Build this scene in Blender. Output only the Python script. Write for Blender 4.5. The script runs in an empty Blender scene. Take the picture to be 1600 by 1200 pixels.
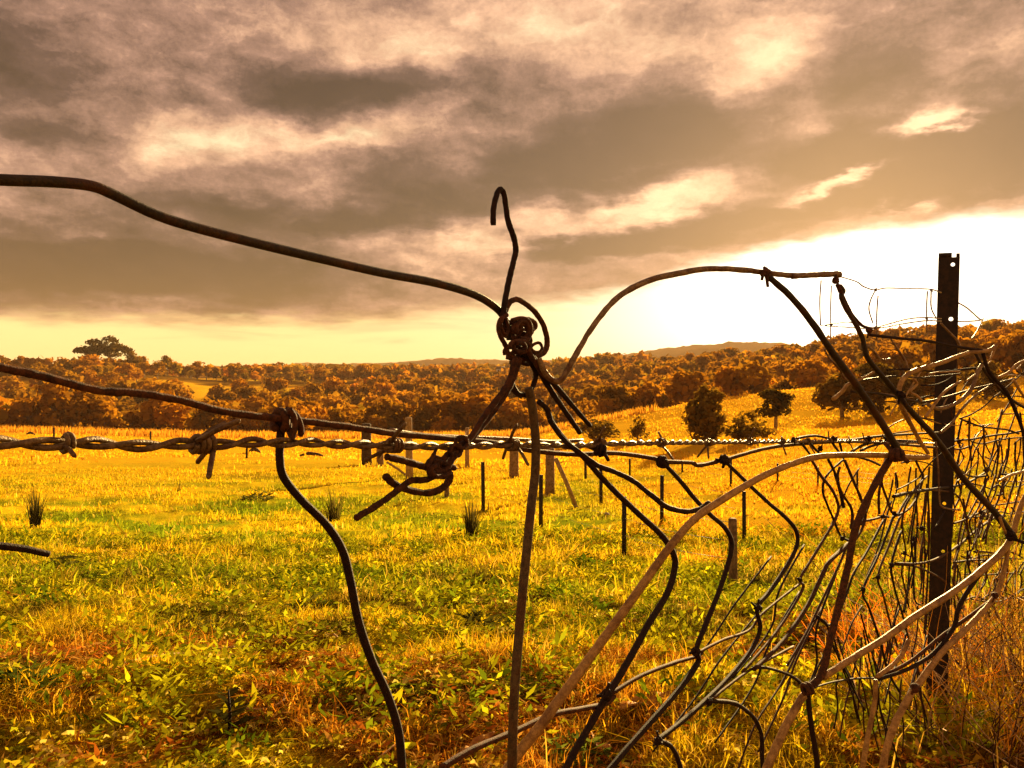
import bpy, math, random
import numpy as np
from mathutils import Vector, Matrix

random.seed(7)
rng = np.random.default_rng(11)
scene = bpy.context.scene
COL = scene.collection
R = math.radians
FPX = 1280.0            # focal length in pixels of the 1600 px wide photograph
CAM_H = 0.96

# ------------------------------------------------------------------ camera
cam_d = bpy.data.cameras.new('camera')
cam_d.sensor_width = 36.0
cam_d.lens = 36.0 * FPX / 1600.0
cam_d.clip_start = 0.02
cam_d.clip_end = 20000
cam = bpy.data.objects.new('camera', cam_d)
cam.location = (0, 0, CAM_H)
cam.rotation_euler = (R(90), 0, 0)
COL.objects.link(cam)
scene.camera = cam

# ------------------------------------------------------------------ exposure
EXPO = 1.85
SKY_GAIN = 1.0
SUN_STRENGTH = 5.0
SUN_AZ, SUN_EL = R(22.0), R(11.5)
scene.view_settings.view_transform = 'Standard'
scene.view_settings.look = 'None'
scene.view_settings.gamma = 1.0
scene.view_settings.use_curve_mapping = False
scene.view_settings.exposure = EXPO
scene.cycles.use_denoising = True
scene.cycles.max_bounces = 8
scene.cycles.diffuse_bounces = 3
scene.cycles.glossy_bounces = 2
scene.cycles.transmission_bounces = 4
scene.cycles.volume_bounces = 0
scene.cycles.sample_clamp_indirect = 4.0

# ------------------------------------------------------------------ sun
sun_d = bpy.data.lights.new('sun', 'SUN')
sun_d.energy = SUN_STRENGTH
sun_d.angle = R(1.5)
sun_d.color = (1.0, 0.69, 0.28)
sun = bpy.data.objects.new('sun', sun_d)
sdir = Vector((math.sin(SUN_AZ) * math.cos(SUN_EL), math.cos(SUN_AZ) * math.cos(SUN_EL), math.sin(SUN_EL)))
sun.rotation_euler = sdir.to_track_quat('Z', 'Y').to_euler()
COL.objects.link(sun)

# ------------------------------------------------------------------ world: dusk sky with a cloud deck
world = bpy.data.worlds.new('World')
scene.world = world
world.use_nodes = True
NT = world.node_tree
NT.nodes.clear()


class NX:
    """small helper to write node trees"""
    def __init__(s, nt): s.nt = nt
    def new(s, t): return s.nt.nodes.new(t)
    def put(s, sock, v):
        if isinstance(v, bpy.types.NodeSocket): s.nt.links.new(v, sock)
        else: sock.default_value = v
    def m(s, op, a, b=0.0, c=0.0, clamp=False):
        n = s.new('ShaderNodeMath'); n.operation = op; n.use_clamp = clamp
        for i, v in enumerate((a, b, c)): s.put(n.inputs[i], v)
        return n.outputs[0]
    def v(s, op, a, b=(0, 0, 0), sc=None):
        n = s.new('ShaderNodeVectorMath'); n.operation = op
        s.put(n.inputs[0], a)
        if op == 'SCALE': s.put(n.inputs['Scale'], sc)
        else: s.put(n.inputs[1], b)
        return n.outputs[0] if op not in ('DOT_PRODUCT', 'LENGTH', 'DISTANCE') else n.outputs['Value']
    def comb(s, x, y, z):
        n = s.new('ShaderNodeCombineXYZ')
        for i, v in enumerate((x, y, z)): s.put(n.inputs[i], v)
        return n.outputs[0]
    def noise(s, vec, scale, detail=4.0, rough=0.55, col=False, dist=0.0):
        n = s.new('ShaderNodeTexNoise'); s.put(n.inputs['Vector'], vec)
        n.inputs['Scale'].default_value = scale; n.inputs['Detail'].default_value = detail
        n.inputs['Roughness'].default_value = rough; n.inputs['Distortion'].default_value = dist
        return n.outputs['Color' if col else 0]
    def ramp(s, f, stops, interp='LINEAR'):
        n = s.new('ShaderNodeValToRGB'); s.put(n.inputs[0], f)
        e = n.color_ramp.elements; n.color_ramp.interpolation = interp
        while len(e) < len(stops): e.new(0.5)
        for k, (p, c) in enumerate(stops):
            e[k].position = p
            e[k].color = (c, c, c, 1) if isinstance(c, (int, float)) else (*c, 1)
        return n.outputs[0]
    def mix(s, f, a, b, mode='MIX'):
        n = s.new('ShaderNodeMix'); n.data_type = 'RGBA'; n.blend_type = mode
        s.put(n.inputs[0], f)
        for k, v in ((6, a), (7, b)):
            if not isinstance(v, bpy.types.NodeSocket) and len(v) == 3: v = (*v, 1)
            s.put(n.inputs[k], v)
        return n.outputs[2]
    def sstep(s, x, lo, hi):
        n = s.new('ShaderNodeMapRange'); n.interpolation_type = 'SMOOTHSTEP'
        s.put(n.inputs[0], x); s.put(n.inputs[1], lo); s.put(n.inputs[2], hi)
        return n.outputs[0]


def ae(px, py):
    s_, v_ = (px - 800) / FPX, (600 - py) / FPX
    return math.atan(s_), math.atan(v_ / math.sqrt(1 + s_ * s_))


W = NX(NT)
tc = W.new('ShaderNodeTexCoord')
dirv = W.v('NORMALIZE', tc.outputs['Generated'])
sep = W.new('ShaderNodeSeparateXYZ'); NT.links.new(dirv, sep.inputs[0])
dx, dy, dz = sep.outputs
az = W.m('ARCTAN2', dx, dy)
el = W.m('ARCSINE', dz)
# plane-projected coordinates of the cloud deck (cells flatten towards the horizon)
den = W.m('ADD', W.m('MAXIMUM', dz, 0.0), 0.16)
plane = W.comb(W.m('DIVIDE', dx, den), W.m('DIVIDE', dy, den), 0.0)
w1 = W.v('SUBTRACT', W.noise(plane, 1.7, 3, 0.55, True), (0.5, 0.5, 0.5))
w2 = W.v('SUBTRACT', W.noise(plane, 6.5, 4, 0.6, True), (0.5, 0.5, 0.5))
aev = W.comb(az, el, 0.0)
w3 = W.v('SUBTRACT', W.noise(W.v('MULTIPLY', aev, (1.0, 1.7, 1.0)), 16.0, 5, 0.65, True), (0.5, 0.5, 0.5))
aew = W.v('ADD', aev, W.v('ADD', W.v('MULTIPLY', w1, (0.16, 0.055, 0)), W.v('ADD', W.v('MULTIPLY', w2, (0.085, 0.045, 0)), W.v('MULTIPLY', w3, (0.030, 0.022, 0)))))
BL = [  # px, py, half-width, half-height, tilt (deg, ccw), amount : thick and thin places of the cloud deck
    (110, 415, 330, 70, -2, -.46), (430, 432, 220, 45, -3, -.22), (560, 345, 330, 40, 6, -.26), (330, 318, 260, 30, -2, -.18),
    (480, 135, 190, 50, 10, -.26), (610, 120, 130, 40, 12, -.28), (20, 95, 120, 60, -20, -.20), (40, 190, 150, 70, 0, -.10),
    (1010, 215, 260, 85, 14, -.30), (870, 270, 190, 50, 8, -.24), (1130, 220, 130, 60, 10, -.10), (640, 290, 190, 50, 0, -.14),
    (930, 384, 190, 26, 3, -.52), (1130, 348, 190, 32, 9, -.48), (1340, 320, 90, 25, 5, -.22),
    (1320, 230, 120, 42, 2, -.56), (1545, 228, 120, 42, 8, -.56), (1440, 236, 120, 30, 4, -.32), (1390, 110, 200, 80, 15, -.20), (1520, 170, 130, 70, 0, -.16), (1500, 300, 170, 32, 2, -.20), (1500, 270, 160, 25, 4, -.22),
    (330, 216, 110, 32, 4, .26), (540, 208, 210, 26, 2, .26), (120, 168, 120, 26, 2, .12), (370, 150, 60, 30, 0, .14), (200, 366, 260, 20, 2, .10),
    (1195, 85, 110, 60, 12, .34), (1060, 70, 120, 60, 0, .16), (1130, 140, 120, 40, 0, .14), (1440, 202, 80, 26, 12, .58), (1485, 188, 45, 20, 20, .38),
    (1305, 286, 110, 16, 14, .52), (1380, 262, 80, 14, 8, .25), (1000, 312, 230, 34, 8, .38), (740, 380, 120, 40, 0, .26), (1270, 190, 90, 60, 20, .18),
    (620, 60, 260, 60, 0, .14), (900, 40, 260, 60, 0, .16), (1560, 60, 130, 70, 0, .16), (1420, 322, 40, 14, 10, .25), (1560, 310, 90, 30, 2, .16),
]
tot = None
for (px, py, sx, sy, tl, am) in BL:
    a_, e_ = ae(px, py)
    mp = W.new('ShaderNodeMapping'); mp.vector_type = 'TEXTURE'
    NT.links.new(aew, mp.inputs['Vector'])
    mp.inputs['Location'].default_value = (a_, e_, 0)
    mp.inputs['Rotation'].default_value = (0, 0, R(tl))
    mp.inputs['Scale'].default_value = (1.55 * sx / FPX, 1.55 * sy / FPX, 1)
    g = W.new('ShaderNodeTexGradient'); g.gradient_type = 'QUADRATIC_SPHERE'
    NT.links.new(mp.outputs[0], g.inputs[0])
    tot = W.m('MULTIPLY_ADD', g.outputs['Fac'], am * 1.85, tot if tot is not None else 0.0)
f1 = W.noise(plane, 1.1, 7, 0.58, dist=0.4)
f2 = W.m('ADD', W.m('MULTIPLY', W.noise(W.v('MULTIPLY', plane, (1.0, 0.7, 1.0)), 4.2, 7, 0.60, dist=0.3), 0.45), W.m('MULTIPLY', W.noise(W.v('MULTIPLY', W.v('ADD', aev, W.v('SCALE', w2, sc=0.05)), (1.0, 2.1, 1.0)), 7.5, 8, 0.60, dist=0.25), 0.55))
f3 = W.noise(dirv, 210.0, 2, 0.6)
tt = W.m('ADD', W.m('ADD', tot, 0.545), W.m('MULTIPLY', W.m('SUBTRACT', f1, 0.5), 0.55))
tt = W.m('ADD', tt, W.m('MULTIPLY', W.m('SUBTRACT', f2, 0.5), 1.0))
f4 = W.noise(W.v('MULTIPLY', W.v('ADD', aev, W.v('SCALE', w3, sc=0.05)), (1.0, 2.0, 1.0)), 24.0, 7, 0.65, dist=0.4)
tt = W.m('ADD', tt, W.m('MULTIPLY', W.m('SUBTRACT', f4, 0.5), 0.28))
tt = W.m('MULTIPLY_ADD', W.m('SUBTRACT', tt, 0.5), 1.22, 0.395)
tt = W.m('ADD', tt, W.m('MULTIPLY', W.m('SUBTRACT', f3, 0.5), 0.15))
cloud = W.ramp(tt, [(0.0, (.054, .029, .021)), (.25, (.132, .071, .054)), (.48, (.40, .215, .148)), (.70, (.83, .47, .28)), (1.0, (1.05, .80, .46))])
dm = W.m('ADD', W.m('MULTIPLY', W.m('SUBTRACT', f4, 0.5), 0.7), W.m('MULTIPLY', W.m('SUBTRACT', f2, 0.5), 1.2))
dm = W.m('ADD', 1.0, dm)
cloud = W.mix(1.0, cloud, W.comb(dm, dm, dm), 'MULTIPLY')
# glow of the sun behind the deck
sd = ae(1330, 455)
sv = (math.sin(sd[0]) * math.cos(sd[1]), math.cos(sd[0]) * math.cos(sd[1]), math.sin(sd[1]))
ang = W.m('ARCCOSINE', W.v('DOT_PRODUCT', dirv, sv))
glow = W.m('EXPONENT', W.m('MULTIPLY', W.m('POWER', W.m('DIVIDE', ang, 0.215), 2.0), -1.0))
glow_w = W.m('EXPONENT', W.m('MULTIPLY', W.m('POWER', W.m('DIVIDE', ang, 0.42), 2.0), -1.0))
cloud = W.mix(W.m('MULTIPLY', glow_w, 0.12), cloud, (.60, .42, .36))
# bright gap under the deck
warp_s = W.v('DOT_PRODUCT', W.v('ADD', W.v('SCALE', w1, sc=0.030), W.v('SCALE', w2, sc=0.022)), (0.5, 1, 0))
fc = W.new('ShaderNodeFloatCurve')
cur = fc.mapping.curves[0]
A0, A1 = -0.75, 0.75
base = [(-300, 470), (0, 482), (200, 486), (400, 492), (600, 486), (740, 474), (900, 456), (1000, 436), (1100, 405), (1200, 384), (1300, 366), (1400, 352), (1500, 342), (1600, 332), (1900, 340)]
pts = [((ae(x, y)[0] - A0) / (A1 - A0), ae(x, y)[1] * 4) for x, y in base]
cur.points[0].location = pts[0]; cur.points[1].location = pts[-1]
for p in pts[1:-1]: cur.points.new(*p)
fc.mapping.update()
NT.links.new(W.m('DIVIDE', W.m('SUBTRACT', az, A0), A1 - A0, clamp=True), fc.inputs['Value'])
edge = W.m('ADD', W.m('MULTIPLY', fc.outputs[0], 0.25), warp_s)
gapm = W.sstep(W.m('SUBTRACT', edge, el), -0.008, 0.020)
streak = W.noise(W.comb(W.m('MULTIPLY', az, 5.0), W.m('MULTIPLY', el, 60.0), 0.0), 1.0, 5, 0.6, dist=0.8)
peach = W.sstep(W.m('ADD', W.m('MULTIPLY', streak, 1.3), W.m('MULTIPLY', el, 9.0)), 1.10, 1.50)
gapc = W.mix(peach, (1.18, .90, .36), (1.02, .60, .26))
gapc = W.mix(glow_w, gapc, (1.10, .96, .58))
gapc = W.mix(glow, gapc, (1.35, 1.30, 1.20))
sky = W.mix(gapm, cloud, gapc)
sky = W.mix(1.0, sky, W.mix(W.m('MULTIPLY', glow, gapm), (0, 0, 0), (1.6, 1.35, .9)), 'ADD')
nish = W.new('ShaderNodeTexSky'); nish.sky_type = 'NISHITA'; nish.sun_disc = False
nish.sun_elevation = SUN_EL; nish.sun_rotation = SUN_AZ
bg = W.new('ShaderNodeBackground'); NT.links.new(sky, bg.inputs['Color'])
bg.inputs['Strength'].default_value = SKY_GAIN / 2 ** EXPO
bg2 = W.new('ShaderNodeBackground'); NT.links.new(W.mix(1.0, nish.outputs[0], (1.0, .75, .45), 'MULTIPLY'), bg2.inputs['Color'])
bg2.inputs['Strength'].default_value = 0.004
ad = W.new('ShaderNodeAddShader'); NT.links.new(bg.outputs[0], ad.inputs[0]); NT.links.new(bg2.outputs[0], ad.inputs[1])
wo = W.new('ShaderNodeOutputWorld'); NT.links.new(ad.outputs[0], wo.inputs['Surface'])
world.cycles.sampling_method = 'MANUAL'; world.cycles.sample_map_resolution = 512

# ------------------------------------------------------------------ helpers
def tag(o, label=None, cat=None, group=None, kind=None):
    if label: o['label'] = label
    if cat: o['category'] = cat
    if group: o['group'] = group
    if kind: o['kind'] = kind
    return o

def empty(name, loc=(0, 0, 0)):
    o = bpy.data.objects.new(name, None); o.location = loc; o.empty_display_size = 0.1
    COL.objects.link(o); return o

def mesh_np(name, V, F, mats=(), col=None, smooth=False, midx=None):
    """V (n,3); F list of arrays (m,k) ; all faces of one k per array"""
    me = bpy.data.meshes.new(name)
    V = np.asarray(V, np.float32)
    if not isinstance(F, (list, tuple)): F = [F]
    F = [np.asarray(f, np.int32) for f in F if len(f)]
    loops = np.concatenate([f.ravel() for f in F])
    sizes = np.concatenate([np.full(len(f), f.shape[1], np.int32) for f in F])
    starts = np.concatenate([[0], np.cumsum(sizes)[:-1]]).astype(np.int32)
    me.vertices.add(len(V)); me.vertices.foreach_set('co', V.ravel())
    me.loops.add(len(loops)); me.loops.foreach_set('vertex_index', loops)
    me.polygons.add(len(sizes)); me.polygons.foreach_set('loop_start', starts)
    try: me.polygons.foreach_set('loop_total', sizes)
    except Exception: pass
    me.update(calc_edges=True)
    for m in mats: me.materials.append(m)
    if midx is not None: me.polygons.foreach_set('material_index', np.asarray(midx, np.int32))
    if smooth: me.polygons.foreach_set('use_smooth', np.ones(len(sizes), bool))
    if col is not None:
        a = me.color_attributes.new('tint', 'FLOAT_COLOR', 'POINT')
        c = np.ones((len(V), 4), np.float32); c[:, :3] = col
        a.data.foreach_set('color', c.ravel())
    me.validate()
    return me

def obj(name, me, parent=None, loc=None):
    o = bpy.data.objects.new(name, me); COL.objects.link(o)
    if parent: o.parent = parent
    if loc is not None: o.location = loc
    return o

_hs = rng.integers(0, 2 ** 31, 4096)
def vnoise(x, y, seed=0):
    xi = np.floor(x).astype(np.int64); yi = np.floor(y).astype(np.int64)
    fx = x - xi; fy = y - yi
    fx = fx * fx * (3 - 2 * fx); fy = fy * fy * (3 - 2 * fy)
    def h(i, j): return (_hs[(_hs[(i + seed * 131) & 4095] + j) & 4095] & 65535) / 65535.0
    return (h(xi, yi) * (1 - fx) + h(xi + 1, yi) * fx) * (1 - fy) + (h(xi, yi + 1) * (1 - fx) + h(xi + 1, yi + 1) * fx) * fy
def fbm(x, y, seed=0, oct=4):
    s = 0; a = 0.5; t = 0
    for k in range(oct):
        s = s + a * vnoise(x * 2 ** k + 17.3 * k, y * 2 ** k - 9.1 * k, seed + k); t += a; a *= 0.5
    return s / t
def sst(x, lo, hi):
    t = np.clip((x - lo) / (hi - lo), 0, 1); return t * t * (3 - 2 * t)

# ------------------------------------------------------------------ terrain heights (metres relative to the eye, by depth)
near = [(.3, -.96), (2.6, -.96), (5, -1.35), (8, -1.9), (12, -2.55)]
TT = {
    -900: [(15, -2.95), (20, -3.5), (30, -4.1), (50, -5.1), (80, -6.2), (117, -6.8), (150, -7.8), (190, -15), (230, -15), (300, -9), (400, 2), (460, 7.2), (520, 5), (700, -5), (1000, 3), (1500, 10), (3000, 40), (6500, 0)],
    0: [(15, -2.95), (20, -3.5), (30, -4.1), (50, -5.1), (80, -6.2), (117, -6.9), (150, -8.2), (190, -15), (230, -15), (300, -9), (400, 2), (460, 7.8), (520, 5), (700, -5), (1000, 3), (1500, 10), (3000, 40), (6500, 0)],
    250: [(15, -2.95), (20, -3.5), (30, -4.1), (50, -5.2), (80, -6.5), (117, -7.6), (150, -9.0), (190, -15), (230, -15.5), (300, -10), (400, 1), (470, 7.2), (540, 5), (700, 3), (1000, 6), (1500, 10), (3000, 45), (6500, 0)],
    400: [(15, -2.95), (20, -3.5), (30, -4.1), (50, -5.2), (80, -6.6), (117, -7.8), (150, -9.4), (190, -15), (230, -15.5), (300, -12), (400, -5), (550, 3), (700, 6), (900, 9), (1100, 6), (1500, 0), (2200, 20), (3000, 72), (4500, 30), (6500, 0)],
    600: [(15, -2.95), (20, -3.5), (30, -4.1), (50, -5.2), (80, -6.6), (117, -7.8), (150, -9.4), (190, -15), (230, -15.5), (300, -12), (400, -6), (550, 2), (700, 6), (900, 10), (1100, 6), (1500, 0), (2200, 20), (3000, 88), (4500, 30), (6500, 0)],
    800: [(15, -2.95), (20, -3.5), (30, -4.1), (50, -5.2), (80, -6.6), (117, -7.8), (150, -9.4), (190, -15), (300, -13), (500, -3), (700, 5), (900, 12), (1100, 8), (1500, 5), (3000, 98), (4500, 40), (6500, 0)],
    950: [(15, -2.9), (20, -3.4), (30, -4.0), (50, -5.0), (80, -5.9), (105, -5.4), (125, -5.2), (140, -6.8), (180, -12), (300, -10), (500, 4), (700, 17), (850, 15), (1100, 5), (1500, 0), (3000, 90), (6500, 0)],
    1080: [(15, -2.9), (20, -3.3), (30, -3.8), (50, -4.6), (80, -5), (100, -4.2), (128, -2.4), (145, -4.5), (190, -10), (300, -6), (500, 10), (650, 18), (800, 14), (1500, 10), (3000, 135), (4500, 60), (6500, 0)],
    1200: [(15, -2.9), (20, -3.2), (30, -3.6), (50, -4.0), (65, -3.9), (78, -4.7), (100, -3.0), (130, -.9), (150, -3), (190, -7), (300, -1), (420, 9), (520, 11), (700, 6), (1500, 20), (3000, 158), (4500, 60), (6500, 0)],
    1320: [(15, -2.85), (20, -3.1), (30, -3.4), (50, -3.7), (68, -3.5), (80, -4.4), (100, -2.4), (130, .2), (150, -1.5), (190, -3), (300, 6), (420, 16), (520, 17), (700, 10), (3000, 110), (6500, 0)],
    1600: [(15, -2.6), (20, -2.65), (30, -2.7), (50, -2.3), (70, -1.9), (85, -2.6), (110, -.4), (130, 1.2), (160, 1), (300, 12), (420, 23), (520, 26), (700, 20), (3000, 100), (6500, 0)],
    2300: [(15, -2.6), (20, -2.6), (30, -2.6), (50, -2.2), (70, -1.6), (85, -2.0), (110, 0), (130, 1.6), (160, 2), (300, 14), (420, 25), (520, 28), (700, 22), (3000, 100), (6500, 0)],
}
LD0, LD1, ND = math.log(0.3), math.log(6500), 520
lg = np.linspace(LD0, LD1, ND)
PX = np.linspace(-1000, 2400, 341)
ks = sorted(TT)
Zc = np.array([np.interp(lg, np.log([d for d, _ in near + TT[k]]), [z for _, z in near + TT[k]]) for k in ks])
ZF = np.array([np.interp(PX, ks, Zc[:, j]) for j in range(ND)]).T
def gsm(A, sig, ax):
    n = int(3 * sig); k = np.exp(-0.5 * (np.arange(-n, n + 1) / sig) ** 2); k /= k.sum()
    pw = [(0, 0), (0, 0)]; pw[ax] = (n, n)
    return np.apply_along_axis(lambda r: np.convolve(r, k, 'valid'), ax, np.pad(A, pw, mode='edge'))
ZF = gsm(gsm(ZF, 4.0, 0), 2.2, 1)

def polar(x, y):
    a = np.arctan2(x, y); r = np.hypot(x, y)
    ac = np.clip(a, -0.9, 0.9)
    px = np.clip(800 + FPX * np.tan(ac), -990, 2390)
    return r * np.cos(ac), px
def tz(x, y, detail=True):
    x = np.asarray(x, float); y = np.asarray(y, float)
    d, px = polar(x, y)
    fj = np.clip((np.log(np.maximum(d, .31)) - LD0) / (LD1 - LD0) * (ND - 1), 0, ND - 1.001)
    fi = (px - PX[0]) / (PX[1] - PX[0])
    i = fi.astype(int); j = fj.astype(int); u = fi - i; v = fj - j
    z = (ZF[i, j] * (1 - u) + ZF[i + 1, j] * u) * (1 - v) + (ZF[i, j + 1] * (1 - u) + ZF[i + 1, j + 1] * u) * v + CAM_H
    if detail:
        z = z + ((fbm(x * 1.3, y * 1.3, 3, 3) - .5) * .16 + (fbm(x * 4.5, y * 4.5, 4, 2) - .5) * .07) * sst(d, .3, 1.5) * sst(60 - d, 0, 40) + (fbm(x * .22, y * .22, 5, 3) - .5) * .35 * sst(d, 6, 20)
        z = z + (fbm(x * .02, y * .02, 8, 4) - .5) * 4.0 * sst(d, 180, 400) + (fbm(x * .004, y * .004, 9, 5) - .5) * 50 * sst(d, 1400, 2600) + (fbm(x * .05, y * .05, 29, 3) - .5) * 9 * sst(d, 1400, 2600)
    return z

def P(px, py, Y):
    return Vector(((px - 800) / FPX * Y, Y, CAM_H + (600 - py) / FPX * Y))
_dm = np.exp(np.linspace(math.log(1.2), math.log(5000), 6000))
def hit(px, py):
    """where the line of sight through a photo pixel meets the ground"""
    X = (px - 800) / FPX * _dm; Z = CAM_H + (600 - py) / FPX * _dm
    g = tz(X, _dm)
    k = np.nonzero(g >= Z)[0]
    k = k[0] if len(k) else len(_dm) - 1
    return Vector((X[k], _dm[k], g[k]))
def at_depth(px, Y):
    X = (px - 800) / FPX * Y
    return Vector((X, Y, float(tz(np.array([X]), np.array([Y]))[0])))

# ------------------------------------------------------------------ ground tints (what grows where; the backlit slope is tinted lighter)
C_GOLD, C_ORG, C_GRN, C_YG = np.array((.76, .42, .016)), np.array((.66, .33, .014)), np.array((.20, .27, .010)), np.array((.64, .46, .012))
C_LIT, C_DRK, C_FOR = np.array((.40, .125, .012)), np.array((.06, .045, .010)), np.array((.20, .10, .010))
def mixc(a, b, w): return a * (1 - w)[:, None] + b * w[:, None]
def gcol(x, y):
    d, px = polar(x, y)
    n1 = fbm(x * .35, y * .35, 21, 4); n2 = fbm(x * 1.6, y * 1.6, 22, 4); n3 = fbm(x * .09, y * .05, 23, 4)
    c = mixc(np.tile(C_YG, (len(x), 1)), C_GRN, sst(n1 * .6 + n2 * .4, .40, .62))
    c = mixc(c, C_LIT, sst(n2 * .55 + n1 * .45 + .18 * sst(5.2 - d, 0, 3) - .05 * sst(px, 500, 1100), .54, .66) * sst(9 - d, 0, 4) * .85)
    c = mixc(c, C_DRK, sst(fbm(x * 2.3, y * 2.3, 25, 3), .55, .68) * .85 * sst(14 - d, 0, 6))
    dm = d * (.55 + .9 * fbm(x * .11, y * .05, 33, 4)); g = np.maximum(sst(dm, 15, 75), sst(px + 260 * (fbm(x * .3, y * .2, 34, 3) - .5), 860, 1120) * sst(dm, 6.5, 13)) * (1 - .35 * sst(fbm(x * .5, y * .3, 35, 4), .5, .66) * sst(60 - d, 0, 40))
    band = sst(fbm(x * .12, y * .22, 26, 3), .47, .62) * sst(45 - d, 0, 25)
    gold = mixc(np.tile(C_GOLD, (len(x), 1)), C_ORG, sst(n3, .35, .65) * (.30 + .3 * sst(px, 800, 1200) * sst(100 - d, 0, 40)))  # less orange on the far slope: its backlit face is lightened in colour
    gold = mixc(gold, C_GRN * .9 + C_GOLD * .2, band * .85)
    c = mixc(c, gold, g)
    gr2 = sst(fbm(x * .03, y * .06, 27, 4), .55, .7) * sst(d, 35, 60) * sst(1000 - px, 0, 200)
    c = mixc(c, C_GRN * .7 + C_GOLD * .4, gr2 * .55)
    fo = sst(d + 25 * (fbm(x * .03, y * .03, 28, 3) - .5), 133, 150)
    clear = sst(fbm(x * .006, y * .008, 31, 4), .575, .62) * sst(d, 320, 350)
    c = mixc(c, C_FOR, fo * (1 - clear * sst(900 - d, 0, 200)))
    return c

# ------------------------------------------------------------------ materials
def newmat(name):
    m = bpy.data.materials.new(name); m.use_nodes = True; m.node_tree.nodes.clear()
    return m, NX(m.node_tree)
def finish(X, sh):
    o = X.new('ShaderNodeOutputMaterial'); X.nt.links.new(sh, o.inputs['Surface'])
def principled(X, base, rough=.6, metal=0.0, bump=None, bstr=.3, bdist=.001, spec=.5):
    p = X.new('ShaderNodeBsdfPrincipled')
    X.put(p.inputs['Base Color'], base if isinstance(base, bpy.types.NodeSocket) else (*base, 1))
    X.put(p.inputs['Roughness'], rough); p.inputs['Metallic'].default_value = metal
    p.inputs['Specular IOR Level'].default_value = spec
    if bump is not None:
        b = X.new('ShaderNodeBump'); b.inputs['Strength'].default_value = bstr; b.inputs['Distance'].default_value = bdist
        X.nt.links.new(bump, b.inputs['Height']); X.nt.links.new(b.outputs[0], p.inputs['Normal'])
    return p.outputs[0]
def wire_mat(name, c0, c1, scale=260, metal=.0, rough=.6, bstr=.8, thr=(.35, .65), rust=0.0):
    m, X = newmat(name)
    t = X.new('ShaderNodeTexCoord').outputs['Object']
    n = X.noise(t, scale, 5, .65); n2 = X.noise(t, scale * 4, 3, .6)
    f = X.sstep(X.m('ADD', X.m('MULTIPLY', n, .7), X.m('MULTIPLY', n2, .3)), thr[0], thr[1])
    base = X.mix(f, c0, c1)
    if rust:
        n3 = X.noise(t, scale * .22, 4, .6)
        base = X.mix(X.m('MULTIPLY', X.sstep(n3, .48, .62), rust), base, X.mix(n2, (.030, .010, .004), (.17, .055, .013)))
    finish(X, principled(X, base, X.m('MULTIPLY_ADD', n2, .3, rough - .15), metal, n2, bstr, .0006, spec=.3))
    return m
def leaf_mat(name, attr=True, base=(.1, .1, .02), trans=.4, var=.35, tmul=(1.25, 1.15, .8)):
    m, X = newmat(name)
    if attr:
        a = X.new('ShaderNodeAttribute'); a.attribute_name = 'tint'; c = a.outputs['Color']
    else:
        oi = X.new('ShaderNodeObjectInfo').outputs['Random']
        geo = X.new('ShaderNodeNewGeometry')
        n = X.noise(geo.outputs['Position'], 1.1, 3, .6)
        v = X.m('MULTIPLY_ADD', X.m('SUBTRACT', oi, .5), var * 2, X.m('MULTIPLY_ADD', n, .9, .55))
        c = X.mix(1.0, (*base, 1), X.comb(v, v, v), 'MULTIPLY')
        hue = X.m('FRACT', X.m('MULTIPLY', oi, 7.31))
        c = X.mix(X.m('MULTIPLY', hue, .55), c, X.mix(1.0, c, (1.3, .98, .6), 'MULTIPLY'))
    d = X.new('ShaderNodeBsdfDiffuse'); X.nt.links.new(c, d.inputs[0])
    t = X.new('ShaderNodeBsdfTranslucent'); X.nt.links.new(X.mix(1.0, c, (*tmul, 1), 'MULTIPLY'), t.inputs[0])
    mx = X.new('ShaderNodeMixShader'); mx.inputs[0].default_value = trans
    X.nt.links.new(d.outputs[0], mx.inputs[1]); X.nt.links.new(t.outputs[0], mx.inputs[2])
    finish(X, mx.outputs[0]); return m

M_DARK = wire_mat('dark_wire', (.020, .013, .006), (.060, .036, .014), rough=.55, thr=(.4, .7), rust=0.5)
M_RUST = wire_mat('rusty_wire', (.030, .012, .005), (.13, .042, .012), rough=.8, bstr=.9)
M_BROWN = wire_mat('rust_brown', (.018, .007, .003), (.10, .033, .010), rough=.85, bstr=1.0)
M_DEEP = wire_mat('dark_rust', (.009, .004, .003), (.034, .012, .005), rough=.8, bstr=.9)
M_GALV = wire_mat('weathered_zinc', (.14, .085, .038), (.36, .24, .12), rough=.5, metal=.2, rust=0.75)
M_OLIVE = wire_mat('dull_zinc', (.045, .028, .011), (.15, .095, .038), rough=.6, rust=0.6)
M_PALE = wire_mat('pale_zinc', (.30, .160, .045), (.58, .34, .10), rough=.5, metal=.1, rust=0.55)
M_BARB = wire_mat('barbed_zinc', (.075, .042, .016), (.26, .165, .07), rough=.5, metal=.2, rust=0.6)
M_POST = wire_mat('post_paint', (.009, .005, .003), (.040, .017, .008), scale=60, rough=.6)
M_WOOD = wire_mat('grey_wood', (.10, .055, .022), (.30, .18, .08), scale=9, rough=.85)
M_WOODP = wire_mat('pale_wood', (.20, .12, .05), (.42, .27, .12), scale=9, rough=.85)
M_WOODD = wire_mat('dark_wood', (.03, .016, .008), (.09, .05, .02), scale=9, rough=.85)
M_IRON = wire_mat('picket_paint', (.012, .008, .005), (.035, .02, .01), scale=20, rough=.6)
M_FARW = wire_mat('far_wire', (.05, .03, .012), (.12, .07, .03), scale=20, rough=.6)
M_TWIG = wire_mat('dry_twig', (.30, .15, .05), (.66, .42, .18), scale=80, rough=.8)
M_STRAW = leaf_mat('straw_stalk', False, (.62, .40, .075), trans=.5)
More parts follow.
